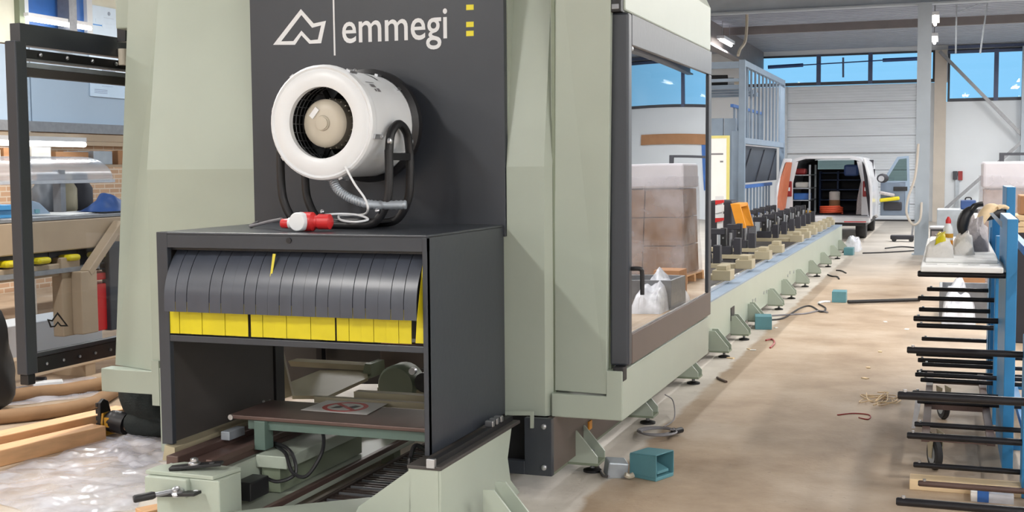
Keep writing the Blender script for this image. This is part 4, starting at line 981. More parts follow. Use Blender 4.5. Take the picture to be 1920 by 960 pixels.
# grey cabinet, cartons and box seen past the column
gc = thing('tool_cabinet', 'grey steel cabinet standing beside the column foot', 'cabinet', (.1, 21, 0))
x0, x1 = onY(1744, 440, 20.8).x, onY(1776, 440, 20.8).x
MB().box(x0, x1, 20.8, 21.4, .04, .60).build('body', 'dark_frame', gc, bevel=.01)
MB().box(x0-.01, x1+.01, 20.78, 21.42, .60, .63).build('top', 'steel_dull', gc)
for k in range(3): 
    d_ = MB().box(x0+.02, x1-.02, 20.785, 20.80, .08+k*.17, .23+k*.17).build('drawer', 'roof_beam', gc)
    MB().box(lerp(x0, x1, .3), lerp(x0, x1, .7), 20.77, 20.785, .17+k*.17, .185+k*.17).build('handle', 'steel', d_)
x0, x1 = onY(1756, 440, 22.6).x, onY(1806, 440, 22.6).x
tag(MB().box(x0, x1, 22.6, 23.2, 0, .86).build('white_crate', 'galv', bevel=.012), 'pale grey plastic crate behind the grey cabinet', 'crate')
x0, x1 = onY(1808, 440, 21.9).x, onY(1845, 440, 21.9).x
tag(MB().box(x0, x1, 21.9, 22.4, 0, .80).build('white_carton', 'paper', bevel=.008), 'white carton right of the pale grey crate', 'carton')
db = thing('black_case', 'black plastic case with handle lying on the pale crates', 'case', (.3, 22.7, .86))
x0, x1 = onY(1801, 390, 22.6).x, onY(1830, 390, 22.6).x
zc_ = .862
MB().box(x0, x1, 22.62, 22.9, zc_, zc_+.16).build('shell', 'blue_dark', db, bevel=.02)
MB().box(x0-.02, x0+.3*(x1-x0)+.3, 22.66, 22.86, .80, .862).build('base_tray', 'black', db, bevel=.01)
MB().tube(curve_pts([(lerp(x0, x1, .3), 22.7, zc_+.15), (lerp(x0, x1, .35), 22.7, zc_+.20), (lerp(x0, x1, .65), 22.7, zc_+.20), (lerp(x0, x1, .7), 22.7, zc_+.15)], 4), .012, 8).build('handle', 'black', db, smooth=True)
# socket post against the white wall
sp = onY(1795, 330, YB-.06)
so = thing('socket_box', 'wall socket boxes, one grey and one red, on a grey conduit', 'socket box', (sp.x, YB-.05, .2))
MB().box(sp.x-.05, sp.x+.05, YB-.08, YB, .2, onY(1795, 330, YB).z).build('conduit', 'galv', so)
MB().box(sp.x-.12, sp.x-.0, YB-.12, YB, sp.z-.10, sp.z+.14).build('grey_box', 'dark_frame', so, bevel=.01)
MB().box(sp.x+.02, sp.x+.14, YB-.12, YB, sp.z-.12, sp.z+.14).build('red_box', 'red_dark', so, bevel=.01)
# handrail frame at far right, and brown window band reflected in the cabin door
hr = thing('pallet_frame', 'dark steel frame standing above the wrapped goods at the right edge', 'frame', (2.0, 29, 0))
p0 = onY(1878, 300, 29)
MB().box(p0.x-.05, p0.x+.05, 28.95, 29.05, 0, onY(1878, 287, 29).z).build('post', 'dark_frame', hr)
MB().box(p0.x-.05, p0.x+2.2, 28.96, 29.04, onY(1878, 289, 29).z-.03, onY(1878, 289, 29).z+.03).build('rail', 'dark_frame', hr)
MB().box(p0.x+2.1, p0.x+2.2, 28.95, 29.05, 0, onY(1878, 287, 29).z).build('post', 'dark_frame', hr)
# ================================================================ foot pedals and floor cables
def pedal(c, rz, lab, open_=True):
    t = thing('foot_pedal', lab, 'foot pedal', (0, 0, 0), 'teal foot pedals on the floor')
    w, d, h, T = .165, .17, .135, .006
    MB().box(-w/2, w/2, -d/2, d/2, 0, .02).build('base', 'teal', t, bevel=.004)
    MB().extr([(-w/2, -d/2, .02), (-w/2, d/2, .02), (-w/2, d/2, h*.92), (-w/2, -d/2, h)], (T, 0, 0)).build('side_wall', 'teal', t)
    MB().extr([(w/2-T, -d/2, .02), (w/2-T, d/2, .02), (w/2-T, d/2, h*.92), (w/2-T, -d/2, h)], (T, 0, 0)).build('side_wall', 'teal', t)
    MB().extr([(-w/2, -d/2, h), (w/2, -d/2, h), (w/2, d/2, h*.92), (-w/2, d/2, h*.92)], (0, 0, T)).build('hood', 'teal', t, bevel=.003)
    MB().box(-w/2+T, w/2-T, d/2-.012, d/2, .02, h*.92).build('rear_wall', 'teal', t)
    MB().extr([(-w/2+.03, -d/2+.012, .03), (-w/2+.03, d/2-.03, .075), (-w/2+.03, d/2-.03, .09), (-w/2+.03, -d/2+.012, .045)], (w-.06, 0, 0)).build('treadle', 'teal', t, bevel=.003)
    t.location = c; t.rotation_euler = (0, 0, rz); return t
pedal(onZ(1222, 893, 0), math.radians(68), 'nearest teal foot pedal, its open hood facing right, beside the bed')
pedal(onZ(1431, 616, 0), math.radians(190), 'second teal foot pedal beyond the slot in the bed')
pedal(onZ(1574, 566, 0), math.radians(180), 'teal foot pedal out on the floor with a rod leading to the rack')
pedal(onZ(1592, 478, 0), math.radians(175), 'farthest teal foot pedal at the end of the bed')
tag(MB().cyl(onZ(1590, 566, .03), onZ(1724, 562, .03), .022, 10).build('floor_rod', 'rubber', smooth=True), 'dark rod lying on the floor between pedal and rack', 'rod')
wb_ = onZ(1155, 893, 0)
tag(MB().obox((wb_.x, wb_.y, .045), (.11, .10, .09), (.12, .1, .5)).build('socket_box', 'galv', bevel=.008), 'small pale grey junction box beside the nearest foot pedal', 'junction box')
def fl(px, py, z=.008): return onZ(px, py, z)
cable('cable', [fl(1172, 890, .03), fl(1180, 893, .02), fl(1188, 890, .03)], .014, 'motor_beige', 'short beige cable joining junction box and nearest pedal')
cable('cable', [fl(1100, 850), fl(1118, 868), fl(1130, 890), fl(1142, 893, .03)], .006, 'cable_grey', 'grey cable running from the bed to the junction box')
coil = []
for k in range(36):
    t = k*2*math.pi/9; coil.append(fl(1228+34*math.cos(t)+k*.25, 807+7*math.sin(t)+k*.1, .01+.0012*k))
coil += [fl(1262, 803, .03), fl(1272, 806, .03)]
cable('cable_coil', coil, .006, 'cable_grey', 'coiled grey cable on the floor beside the bed foot', 'cable', None, 3)
tag(MB().cyl(fl(1262, 810, .03), fl(1278, 806, .03), .018, 10).build('plug', 'black', smooth=True), 'black plug on the end of the coiled grey cable', 'plug')
cable('cable', [onX(1247, 740, -1.73), onX(1262, 752, -1.70), fl(1264, 785, .03), fl(1245, 800, .03)], .004, 'cable_grey', 'thin grey wire looping from the bed foot down to the coil')
cable('cable', [fl(1446, 592), fl(1480, 590), fl(1510, 588), fl(1535, 583), fl(1552, 586)], .010, 'cable_grey', 'grey cable winding between second and third foot pedals, front strand')
cable('cable', [fl(1446, 600), fl(1470, 596), fl(1500, 578), fl(1520, 574), fl(1540, 585), fl(1548, 578), fl(1535, 570)], .010, 'rubber', 'dark cable winding between second and third foot pedals')
cable('cable', [fl(1535, 568), fl(1545, 566), fl(1557, 566)], .016, 'white_paint', 'white cable end plugged into the third foot pedal')
cable('cable', [fl(1552, 515), fl(1560, 518), fl(1570, 519), fl(1573, 523)], .012, 'rubber', 'short dark cable lying on the floor near the bed end')
cable('cable', [fl(1568, 507), fl(1578, 508), fl(1586, 512)], .012, 'rubber', 'shortest dark cable offcut on the floor near the bed end')
cable('cable', [fl(1436, 638), fl(1448, 636), fl(1452, 643), fl(1444, 652)], .008, 'red_dark', 'reddish cable scrap on the floor below the second pedal')
cable('cable', [fl(1345, 708), fl(1352, 712), fl(1362, 716)], .010, 'brown_steel', 'brown wire scrap on the floor beside the cabin end')
cable('cable', [fl(1570, 778, .004), fl(1600, 775, .004), fl(1630, 778, .004), fl(1628, 786, .004), fl(1610, 783, .004)], .004, 'red_dark', 'thin reddish wire lying on the open floor')
for i, (cc, lab) in enumerate([((1640, 745), 'tangle of pale string on the floor left of the rack'), ((1668, 750), 'loose pale string strands close to the rack arms')]):
    random.seed(40+i); pts = [fl(cc[0]+random.uniform(-28, 28), cc[1]+random.uniform(-12, 12), .004+.002*k) for k in range(16)]
    cable('string_tangle', pts, .0035, 'timber_pale', lab, 'string', None, 5, 5)
random.seed(11)
SCR = ['pale wood chip on the floor straight above the string tangle', 'white paper scrap on the floor close to the rack, farthest of the row',
       'pale wood chip on the floor just above the string tangle, left one', 'white paper scrap on the floor beside the thick rack arm tips', 'pale wood chip on the floor left of the string tangle',
       'white paper scrap beside the second foot pedal', 'pale wood chip by the bed foot below the second pedal, left of a pair', 'white paper scrap by the bed foot below the second pedal, right of a pair',
       'pale wood chip by the bed foot next to the brown wire scrap', 'white paper scrap in the middle of the aisle level with the second pedal']
for k, (px, py) in enumerate([(1650, 660), (1700, 618), (1628, 690), (1708, 655), (1622, 710), (1455, 615), (1404, 655), (1412, 657), (1370, 672), (1660, 604)]):
    c = fl(px, py, 0); s = random.uniform(.02, .04)
    tag(MB().obox((c.x, c.y, .004), (s*1.6, s, .007), (0, 0, random.uniform(0, 3))).build('paper_scrap', 'paper' if k % 2 else 'timber_pale'), SCR[k], 'scrap', 'scraps on the floor')
film_bag = heap('film_bag', (1582, 1612), onZ(1595, 470, 0).y-.3, .9, 0, .38, 'film_heavy', 'white plastic bag leaning at the end of the bed', 'bag', 6.6, 14)
cable('cable', [fl(1618, 475), fl(1650, 474), fl(1690, 472), fl(1718, 470)], .018, 'rubber', 'dark cable across the floor to the column foot, nearer run')
cable('cable', [fl(1660, 466), fl(1690, 463), fl(1718, 465)], .018, 'rubber', 'dark cable across the floor to the column foot, farther run')
mp_ = onZ(1695, 453, 0)
jk = thing('floor_jack', 'dark low jack with upright handle on the floor left of column', 'jack', mp_)
MB().box(mp_.x-.28, mp_.x+.2, mp_.y-.12, mp_.y+.12, .05, .14).build('body', 'van_dark', jk, bevel=.02)
for s in (-.2, .15): MB().cyl((mp_.x+s, mp_.y-.14, .05), (mp_.x+s, mp_.y+.14, .05), .05, 12).build('wheel', 'rubber', jk, smooth=True)
MB().bar((mp_.x+.16, mp_.y, .14), (mp_.x+.18, mp_.y, .36), .04, .04).build('handle', 'steel_dull', jk)
cable('hose', [onY(1722, 270, 23.2), onY(1716, 330, 23.1), onY(1703, 370, 23.05), onY(1700, 400, 23.0), onY(1712, 421, 23.0), onY(1725, 412, 23.1), onY(1728, 380, 23.25)], .022, 'column_beige', 'pale hose hanging in a loop on the grey column', 'hose')
# ================================================================ things on and behind the bed
st = onY(1385, 428, 13.5)
sx, sy, sz = st.x, 13.5, BZ+.0
def stool():
    yy = 16.55
    L0, L1 = onY(1372, 382, yy), onY(1384, 428, yy)
    t = thing('orange_guard', 'orange folded steel guard standing on the bed', 'guard', (L0.x+.1, yy, L1.z))
    z0, z1 = L1.z, L0.z; x0 = L0.x-.02
    MB().extr([(x0, yy, z1), (x0+.13, yy, z1), (x0+.22, yy, z0), (x0+.09, yy, z0)], (0, .03, 0)).build('front_leg', 'orange', t, bevel=.006)
    MB().extr([(x0, yy+.03, z1), (x0+.13, yy+.03, z1), (x0+.13, yy+.03, z1-.05), (x0+.01, yy+.03, z1-.05)], (0, .62, 0)).build('top_plate', 'orange', t, bevel=.006)
    MB().extr([(x0, yy+.65, z1), (x0+.13, yy+.65, z1), (x0+.22, yy+.65, z0), (x0+.09, yy+.65, z0)], (0, .03, 0)).build('rear_leg', 'orange', t, bevel=.006)
    MB().box(x0+.05, x0+.25, yy, yy+.68, .335, z0).build('pedestal', 'van_dark', t)
    return t
stool()
bp = onY(1348, 400, 16.8)
ba = thing('barrier_post', 'red and white striped barrier post behind the bed clamps', 'barrier', (bp.x, 16.9, 0))
z_b, z_t = onY(1348, 424, 16.8).z, onY(1348, 374, 16.8).z; xb0, xb1 = onY(1341, 400, 16.8).x, onY(1357, 400, 16.8).x
MB().box(xb0+.02, xb1-.02, 16.83, 16.88, .335, z_t).build('back_board', 'white_paint', ba)
h_ = (z_t-z_b)/3
for k in range(3):
    za = z_b+.05+k*h_
    if k != 1: MB().extr([(xb0, 16.8, za), (xb1, 16.8, za+.03), (xb1, 16.8, za+h_*.55), (xb0, 16.8, za+h_*.5)], (0, .03, 0)).build('stripe', 'red', ba)
    MB().extr([(xb0, 16.8, za+h_*.5), (xb1, 16.8, za+h_*.55), (xb1, 16.8, za+h_*.98), (xb0, 16.8, za+h_*.95)], (0, .03, 0)).build('stripe', 'white_paint', ba)
    if k == 1: MB().extr([(xb0, 16.8, za), (xb1, 16.8, za+.03), (xb1, 16.8, za+h_*.55), (xb0, 16.8, za+h_*.5)], (0, .03, 0)).build('stripe', 'white_paint', ba)
cr0, cr1 = onY(1330, 376, 17.2), onY(1372, 376, 17.2)
tag(MB().box(cr0.x, cr1.x, 17.2, 17.7, .335, cr0.z).build('control_housing', 'van_dark', bevel=.03), 'dark rounded housing behind the striped barrier post', 'housing')
# white panel with yellow border
YW = 22.6
w0, w1 = onY(1322, 250, YW), onY(1368, 254, YW); wz0 = .50
wp = thing('bordered_board', 'white board with a yellow border standing behind the bed', 'board', ((w0.x+w1.x)/2, YW, 0))
MB().box(w0.x, w1.x-.055, YW, YW+.03, wz0, w1.z-.05).build('sheet', 'white_board', wp)
MB().box(w1.x-.055, w1.x, YW-.005, YW+.035, wz0, w1.z).build('yellow_edge', 'pale_yellow', wp)
MB().box(w0.x, w1.x-.055, YW-.005, YW+.035, w1.z-.05, w1.z).build('yellow_edge', 'pale_yellow', wp)
MB().box(w0.x, w0.x+.05, YW, YW+.03, 0, wz0).box(w1.x-.1, w1.x-.05, YW, YW+.03, 0, wz0).build('support', 'steel_dull', wp)
for (a_, b_) in [((1330, 289), (1356, 289)), ((1350, 303), (1356, 303))]:
    p, q = onY(*a_, YW-.004), onY(*b_, YW-.004); MB().box(p.x, q.x, YW-.004, YW, p.z-.015, p.z+.015).build('slot', 'cable_grey', wp)
# blue-grey profile store: frame with vertical bars
XS = -3.80
def sx_(px, py): return onX(px, py, XS)
A0 = sx_(1392, 112); A1 = sx_(1478, 160)
ya, yb = A0.y, 30.3
ztop, zmid, zlow = A0.z, sx_(1392, 258).z, .55
stt = thing('profile_store', 'blue-grey steel profile store with vertical bars behind the bed', 'storage rack', (XS-.6, (ya+yb)/2, 0))
MB().box(XS-.05, XS+.05, ya, yb, ztop-.12, ztop).build('top_beam', 'blue_grey', stt, bevel=.005)
MB().box(XS-.05, XS+.05, ya, yb, zmid-.12, zmid).build('middle_beam', 'blue_grey', stt, bevel=.005)
MB().box(XS-.04, XS+.04, ya, yb, .60, .70).build('low_beam', 'blue_dark', stt, bevel=.005)
nb_ = 12
for k in range(nb_):
    y = ya+.05+(yb-ya-.1)*k/(nb_-1)
    MB().box(XS-.02, XS+.02, y-.03, y+.03, zmid, ztop-.12).build('bar', 'blue_grey', stt)
for k in range(9):
    y = ya+.3+(yb-ya-2.6)*k/8
    MB().box(XS-.22, XS-.18, y-.03, y+.03, zmid-.02, zmid+.62).build('rail_bar', 'blue_grey', stt)
    MB().box(XS-.02, XS+.02, y-.03, y+.03, .70, 1.22).build('rail_bar', 'blue_grey', stt)
MB().box(XS-.23, XS-.17, ya, yb-2.0, zmid+.60, zmid+.66).build('rail', 'blue_bright', stt)
MB().box(XS-.03, XS+.03, ya, yb-2.0, 1.20, 1.27).build('rail', 'blue_bright', stt)
for y in (ya+.02, yb-.05): MB().box(XS-.06, XS+.06, y-.06, y+.06, 0, ztop).build('post', 'blue_grey', stt, bevel=.004)
MB().box(XS-.16, XS-.12, ya+.1, yb-.1, 1.30, zmid-.14).build('dark_glazing', 'dark_glass', stt)
for k in range(3): 
    y = ya+.6+k*2.0; MB().bar((XS-.11, y, 1.32), (XS-.11, y+1.3, zmid-.2), .02, .03, up=(1, 0, 0)).build('stay', 'dark_frame', stt)
MB().box(XS-.2, XS-.05, ya-.1, yb-.2, .20, .28).build('floor_sill', 'galv', stt)
# end face towards the camera
e0 = onY(1330, 112, ya-.05)
MB().box(e0.x-1.2, XS-.06, ya-.04, ya+.04, ztop-.16, ztop-.03).build('end_beam', 'blue_grey', stt)
MB().box(e0.x-1.2, XS-.06, ya-.04, ya+.04, ztop-.42, ztop-.36).build('end_beam', 'blue_grey', stt)
for px in (1347, 1371):
    q = onY(px, 240, ya+.2); MB().box(q.x-.13, q.x+.10, ya+.15, ya+.25, 0, onY(px, 222, ya+.2).z).build('end_panel', 'blue_grey', stt, bevel=.004)
q = onY(1380, 240, ya+.1); MB().box(q.x-.08, XS-.06, ya+.05, ya+.13, 0, onY(1380, 246, ya+.1).z).build('end_panel', 'blue_grey', stt, bevel=.004)
# sloping bundle of profiles lying on top arms, and dark rolls
for k in range(4):
    p = onY(1338+k*12, 150+k*5, ya+.8+k*.5)
    tag(MB().cyl((p.x-.5, p.y, p.z), (p.x+.25, p.y+.2, p.z), .11, 14).build('profile_roll', ['rubber', 'galv', 'motor_beige', 'steel_dull'][k], smooth=True), ['black', 'silver', 'beige', 'grey'][k]+' roll lying high in the blue-grey profile store', 'roll')
    MB().box(p.x-.5, XS-.05, p.y-.03, p.y+.2, p.z-.19, p.z-.11).build('shelf_arm', 'blue_grey', stt)
cable('hanging_cable', [onY(1384, 104, ya), onY(1388, 92, ya+.2), onY(1397, 78, ya+.5), (onY(1400, 74, ya+.8).x, ya+.8, 4.5), (onY(1400, 74, ya+.8).x, ya+.8, ZC)], .03, 'motor_beige', 'beige cable dropping from the roof onto the profile store', 'cable')
# ================================================================ van with open doors
VX0, VX1, VY0, VY1 = -3.42, -1.56, 27.7, 32.4
van = thing('van', 'white panel van with open rear doors facing the camera', 'van', ((VX0+VX1)/2, (VY0+VY1)/2, 0))
def vsec(inset=0.):
    w0, w1 = VX0+inset, VX1-inset; z0, z1 = .48+inset, 1.85-inset
    return [(w0, z0), (w1, z0), (w1+.0, .95), (w1-.04, 1.25), (w1-.13, 1.70), (w1-.24, z1-.05), (w1-.40, z1), (w0+.40, z1), (w0+.24, z1-.05), (w0+.13, 1.70), (w0+.04, 1.25), (w0, .95)]
o_, i_ = vsec(), vsec(.055)
MB().ring([(x, VY0, z) for x, z in o_], [(x, VY0, z) for x, z in i_], (0, VY1-VY0-1.2, 0)).build('body_shell', 'van_white', van, smooth=True)
# nose: closed front section with bonnet slope
fs_ = [(VX0+.06, .40), (VX1-.06, .40), (VX1-.06, 1.0), (VX1-.2, 1.12), (VX0+.2, 1.12), (VX0+.06, 1.0)]
MB().extr([(x, VY1-1.2, z) for x, z in fs_], (0, 1.2, -.12)).build('bonnet', 'van_white', van, bevel=.05)
MB().extr([(VX0+.15, VY1-1.25, 1.12), (VX1-.15, VY1-1.25, 1.12), (VX1-.3, VY1-1.75, 1.76), (VX0+.3, VY1-1.75, 1.76)], (0, .01, .006)).build('windscreen', 'pane_van', van)
MB().box(VX0+.04, VX1-.04, VY0, VY0+.0+.2, .40, .50).build('rear_sill', 'steel', van, bevel=.01)
MB().box(VX0-.01, VX1+.01, VY0-.10, VY0+.05, .38, .52).build('rear_bumper', 'van_white', van, bevel=.03)
for x0, x1 in ((VX0+.05, VX0+.35), (VX1-.55, VX1-.08)): MB().box(x0, x1, VY0-.106, VY0-.10, .395, .415).build('reflector', 'red', van)
for x in (VX0, VX1):
    s = 1 if x == VX0 else -1
    tl = MB().box(min(x+s*.015, x+s*.17), max(x+s*.015, x+s*.17), VY0-.025, VY0+.02, .95, 1.30).build('tail_light', 'red_dark', van, bevel=.02)
    MB().box(min(x+s*.05, x+s*.13), max(x+s*.05, x+s*.13), VY0-.03, VY0-.02, 1.08, 1.16).build('lamp_window', 'white_paint', tl)
    MB().extr([(x+s*.05, VY0-.012, .55), (x+s*.19, VY0-.012, .55), (x+s*.19, VY0-.012, 1.25), (x+s*.30, VY0-.012, 1.73), (x+s*.17, VY0-.012, 1.71), (x+s*.05, VY0-.012, 1.25)], (0, .02, 0)).build('pillar', 'van_white', van)
for x in (VX0+.12, VX1-.12-.22):
    for y in (VY0+.75, VY1-.75):
        wl_ = MB().lathe([(.2, 0), (.31, 0), (.33, .03), (.33, .19), (.31, .22), (.2, .22)], (x, y, .33), (1, 0, 0), 28).build('wheel', 'rubber', van, smooth=True)
        MB().lathe([(.2, 0), (.18, .04)], (x-.002, y, .33), (1, 0, 0), 20).build('hub', 'steel_dull', wl_, smooth=True)
MB().box(VX0+.1, VX1-.1, VY0+.1, VY1-.1, .30, .40).build('underbody', 'black', van)
MB().box(VX0+.07, VX1-.07, VY0+.1, VY0+2.75, .535, .555).build('load_floor', 'van_dark', van)
# bulkhead with a high opening
by = VY0+2.8
MB().box(VX0+.06, VX1-.06, by, by+.03, .55, 1.55).build('bulkhead', 'van_dark', van)
MB().box(VX0+.1, VX0+.45, by, by+.03, 1.55, 1.77).build('bulkhead', 'van_dark', van)
MB().box(VX1-.55, VX1-.1, by, by+.03, 1.55, 1.77).build('bulkhead', 'van_dark', van)
# rear wing doors swung outwards
for s, x, lab in ((-1, VX0+.02, 'rust_orange'), (1, VX1-.02, 'van_white')):
    h = Vector((x, VY0-.02, 0)); ang = math.radians(5) if s < 0 else math.radians(4)
    d = Vector((s*math.sin(ang), -math.cos(ang), 0)); n_ = Vector((d.y, -d.x, 0))*(-1 if s < 0 else 1)
    W_ = .85
    out = [h+d*.02+Vector((0, 0, .50)), h+d*W_+Vector((0, 0, .50)), h+d*W_+Vector((0, 0, 1.2)), h+d*(W_-.10)+Vector((-s*.16, 0, 1.80)), h+d*.05+Vector((-s*.16, 0, 1.80)), h+d*.02+Vector((0, 0, 1.2))]
    dd_ = MB().extr(out, Vector((s*.05, 0, 0))).build('rear_door', 'van_white', van, bevel=.01)
    inn = [p+(Vector((0, 0, .06)) if p.z < .6 else Vector((0, 0, -.08 if p.z > 1.5 else 0)))+d*(.06 if i in (0, 4, 5) else -.06)-Vector((s*.012, 0, 0)) for i, p in enumerate(out)]
    MB().extr(inn, Vector((s*.012, 0, 0))).build('inner_panel', lab if s < 0 else 'van_dark', dd_)
    MB().obox(h+d*.02+Vector((s*.02, 0, 1.15)), (.06, .06, .12)).build('hinge', 'black', dd_)
# passenger door opened towards the right
pd_h = Vector((VX1, VY1-1.7, 0)); y = pd_h.y
x0 = VX1+.06; x1 = onY(1706, 330, y).x
def vp_(px, py): p = onY(px, py, y); return p
outl = [(x0, y, .42), (x1-.02, y, .42), (x1, y, .60), (x1, y, 1.25), (x1-.03, y, 1.86), (x0+.38, y, 1.84), (x0+.05, y, 1.42), (x0, y, 1.2)]
fd = MB().extr([outl[k] for k in (0, 1, 2, 3)]+[(x0, y, 1.22)], (0, .06, 0)).build('front_door', 'van_door_inner', van, bevel=.015)
MB().ring([(x0+.02, y, 1.22), (x1, y, 1.22), (x1-.03, y, 1.86), (x0+.38, y, 1.84)], [(x0+.12, y, 1.26), (x1-.06, y, 1.26), (x1-.08, y, 1.80), (x0+.42, y, 1.78)], (0, .05, 0)).build('window_frame', 'blue_grey', fd)
MB().extr([(x0+.1, y+.02, 1.24), (x1-.05, y+.02, 1.24), (x1-.07, y+.02, 1.81), (x0+.41, y+.02, 1.79)], (0, .005, 0)).build('window_pane', 'pane_van', fd)
MB().box(x1-.10, x1+.0, y-.012, y, .5, 1.24).build('door_edge', 'blue_grey', fd)
MB().box(x0+.3, x0+.62, y-.03, y, 1.02, 1.12).build('door_handle', 'black', fd, bevel=.01)
MB().box(x0+.08, x0+.5, y-.04, y, .55, .75).build('door_pocket', 'van_dark', fd, bevel=.02)
tag(MB().obox((x0+.22, y-.13, .82), (.46, .14, .09), (0, -.12, 0)).build('yellow_cloth', 'strip_yellow', bevel=.03), 'yellow folded vest resting in the open front door pocket', 'cloth')
tag(MB().obox((x0+.16, y-.13, .945), (.36, .12, .08), (0, .2, 0)).build('grey_cloth', 'cloth_grey', bevel=.03), 'grey cloth above the yellow vest in the open front door', 'cloth')
c = vp_(1656, 334); mi = MB().ball((c.x, y-.25, c.z), .14, 16, (1, .5, .8)).build('wing_mirror', 'van_dark', fd, smooth=True)
MB().lathe([(.07, 0), (.07, .01)], (c.x-.03, y-.318, c.z-.01), (0, -1, 0), 16).build('mirror_glass', 'steel', mi, smooth=True)
# load inside the van
shf = thing('van_shelving', 'dark blue shelving inside the van along the bulkhead', 'shelf', (-2.5, by-.25, .555))
for x in (VX0+.55, -2.45, VX1-.35): MB().box(x-.02, x+.02, by-.45, by-.05, .556, 1.5).build('upright', 'blue_dark', shf)
for z in (.8, 1.05, 1.28, 1.45): MB().box(VX0+.55, VX1-.35, by-.45, by-.05, z, z+.025).build('shelf_board', 'blue_dark', shf)
shl = thing('van_rack', 'grey side rack with trays inside the left of the van', 'shelf', (VX0+.3, VY0+1.0, .555))
for yv in (VY0+.35, VY0+1.6): MB().box(VX0+.5, VX0+.54, yv-.02, yv+.02, .556, 1.66).build('upright', 'galv', shl)
for z in (.85, 1.12, 1.42): MB().box(VX0+.13, VX0+.54, VY0+.33, VY0+1.62, z, z+.02).build('shelf_board', 'galv', shl)
tag(MB().box(VX0+.16, VX0+.50, VY0+.4, VY0+.9, .872, 1.02).build('blue_crate', 'blue_bright', bevel=.015), 'bright blue crate on the left rack inside the van', 'crate')
tag(MB().box(VX0+.18, VX0+.42, VY0+.4, VY0+.8, 1.442, 1.58).build('red_bag', 'red_dark', bevel=.04), 'dark red bag on the upper left rack in the van', 'bag')
tag(MB().box(VX0+.18, VX0+.46, VY0+.5, VY0+.9, 1.142, 1.27).build('white_tub', 'cloth_white', bevel=.03), 'pale bundle on the middle left rack in the van', 'bundle')
tag(MB().box(VX1-.62, VX1-.30, VY0+.6, VY0+1.2, 1.40, 1.66).build('blue_jacket', 'blue_dark', bevel=.05), 'dark blue jacket hanging at the right inside of the van', 'jacket')
heap('dust_sheet', (1605, 1624), VY0+.15, .5, .557, .85, 'cloth_grey', 'grey dust sheet heaped at the right inside of the van', 'cloth', 3.1, 14)
cr_ = thing('paper_roll', 'pale roll with brown label standing on the van floor', 'roll', (-2.45, VY0+.9, .556))
MB().lathe([(.10, 0), (.12, .01), (.12, .48), (.09, .5)], (-2.40, VY0+.9, .556), (0, 0, 1), 18).build('roll', 'cloth_white', cr_, smooth=True)
MB().lathe([(.122, .15), (.122, .3)], (-2.40, VY0+.9, .556), (0, 0, 1), 18, caps=False).build('label_band', 'cardboard', cr_, smooth=True)
hos = []
for k in range(40): t = k*2*math.pi/10; hos.append((-2.42+.24*math.cos(t), VY0+.35+.2*math.sin(t), .575+.004*k))
cable('hose_coil', hos, .02, 'red_orange', 'coiled orange hose on the van sill', 'hose', None, 3)
tag(MB().ball((-2.95, VY0+.3, .60), .09, 12, (1.2, 1, .5)).build('yellow_sponge', 'yellow_trim', smooth=True), 'yellow sponge on the van sill left of the orange hose', 'sponge')
# ================================================================ left side: second machine seen past the open door
XM = -6.5
def m2(px, py, x=XM): return onX(px, py, x)
sm = thing('profile_saw', 'tan framed second machine with clear hood behind the open left door', 'machine', (-7.0, 8.6, 0))
y0, y1 = 6.2, 12.0
z_ = lambda py, px=0: m2(px, py).z
MB().box(XM-.10, XM, y0, y1, z_(482), z_(420)).build('upper_beam', 'tan', sm, bevel=.01)
MB().box(XM-.10, XM-.02, y0, 7.9, z_(532), z_(507)).build('middle_beam', 'tan', sm, bevel=.008)
MB().box(XM-.06, XM+.04, y0, y1, 0.10, .26).build('lower_beam', 'tan', sm, bevel=.01)
for k in range(7):
    y = m2(20, 470).y+k*.335
    MB().box(XM-.09, XM+.03, y-.07, y+.07, z_(482)-.085, z_(482)-.035).build('yellow_pad', 'strip_yellow', sm, bevel=.02)
    MB().box(XM-.12, XM-.09, y-.16, y+.16, z_(482)-.14, z_(482)).build('pad_holder', 'van_dark', sm)
MB().box(XM-.14, XM+.02, y0, 8.2, z_(482)-.17, z_(482)-.135).build('guide_rail', 'steel_dull', sm)
def up(px0, px1, py0, py1, m, x=XM, t=.10, name='post'):
    a_, b_ = m2(px0, py1, x), m2(px1, py0, x)
    return MB().box(x-t, x, a_.y, b_.y, min(a_.z, b_.z), max(a_.z, b_.z)).build(name, m, sm, bevel=.008)
up(120, 150, 480, 632, 'tan')
up(156, 182, 506, 628, 'tan', XM+.10)
MB().bar(m2(161, 512, XM+.06), m2(224, 418, XM+.06), .06, .09, up=(1, 0, 0)).build('diagonal_brace', 'tan', sm, bevel=.006)
up(180, 218, 528, 622, 'red', XM+.02, .3, 'side_panel')
up(180, 216, 508, 526, 'red', XM+.02, .3, 'side_panel')
up(186, 212, 490, 507, 'anthracite', XM+.02, .3, 'cap_panel')
up(209, 226, 452, 620, 'anthracite', XM+.06, .08, 'post')
for y in (6.5, 8.0, 10.2): MB().box(XM-.6, XM, y-.06, y+.06, 0, .12).build('foot', 'tan', sm)
for y in (7.0, 10.5): MB().box(XM-.7, XM-.6, y-.06, y+.06, 0, 1.1).build('post', 'tan', sm)
MB().box(XM-1.1, XM-.0, y0, y1, 1.27, 1.30).build('table_top', 'steel_dull', sm, bevel=.004)
MB().box(XM-1.0, XM-.7, y0, 9.6, 1.30, 1.34).build('slide_rail', 'blue_grey', sm)
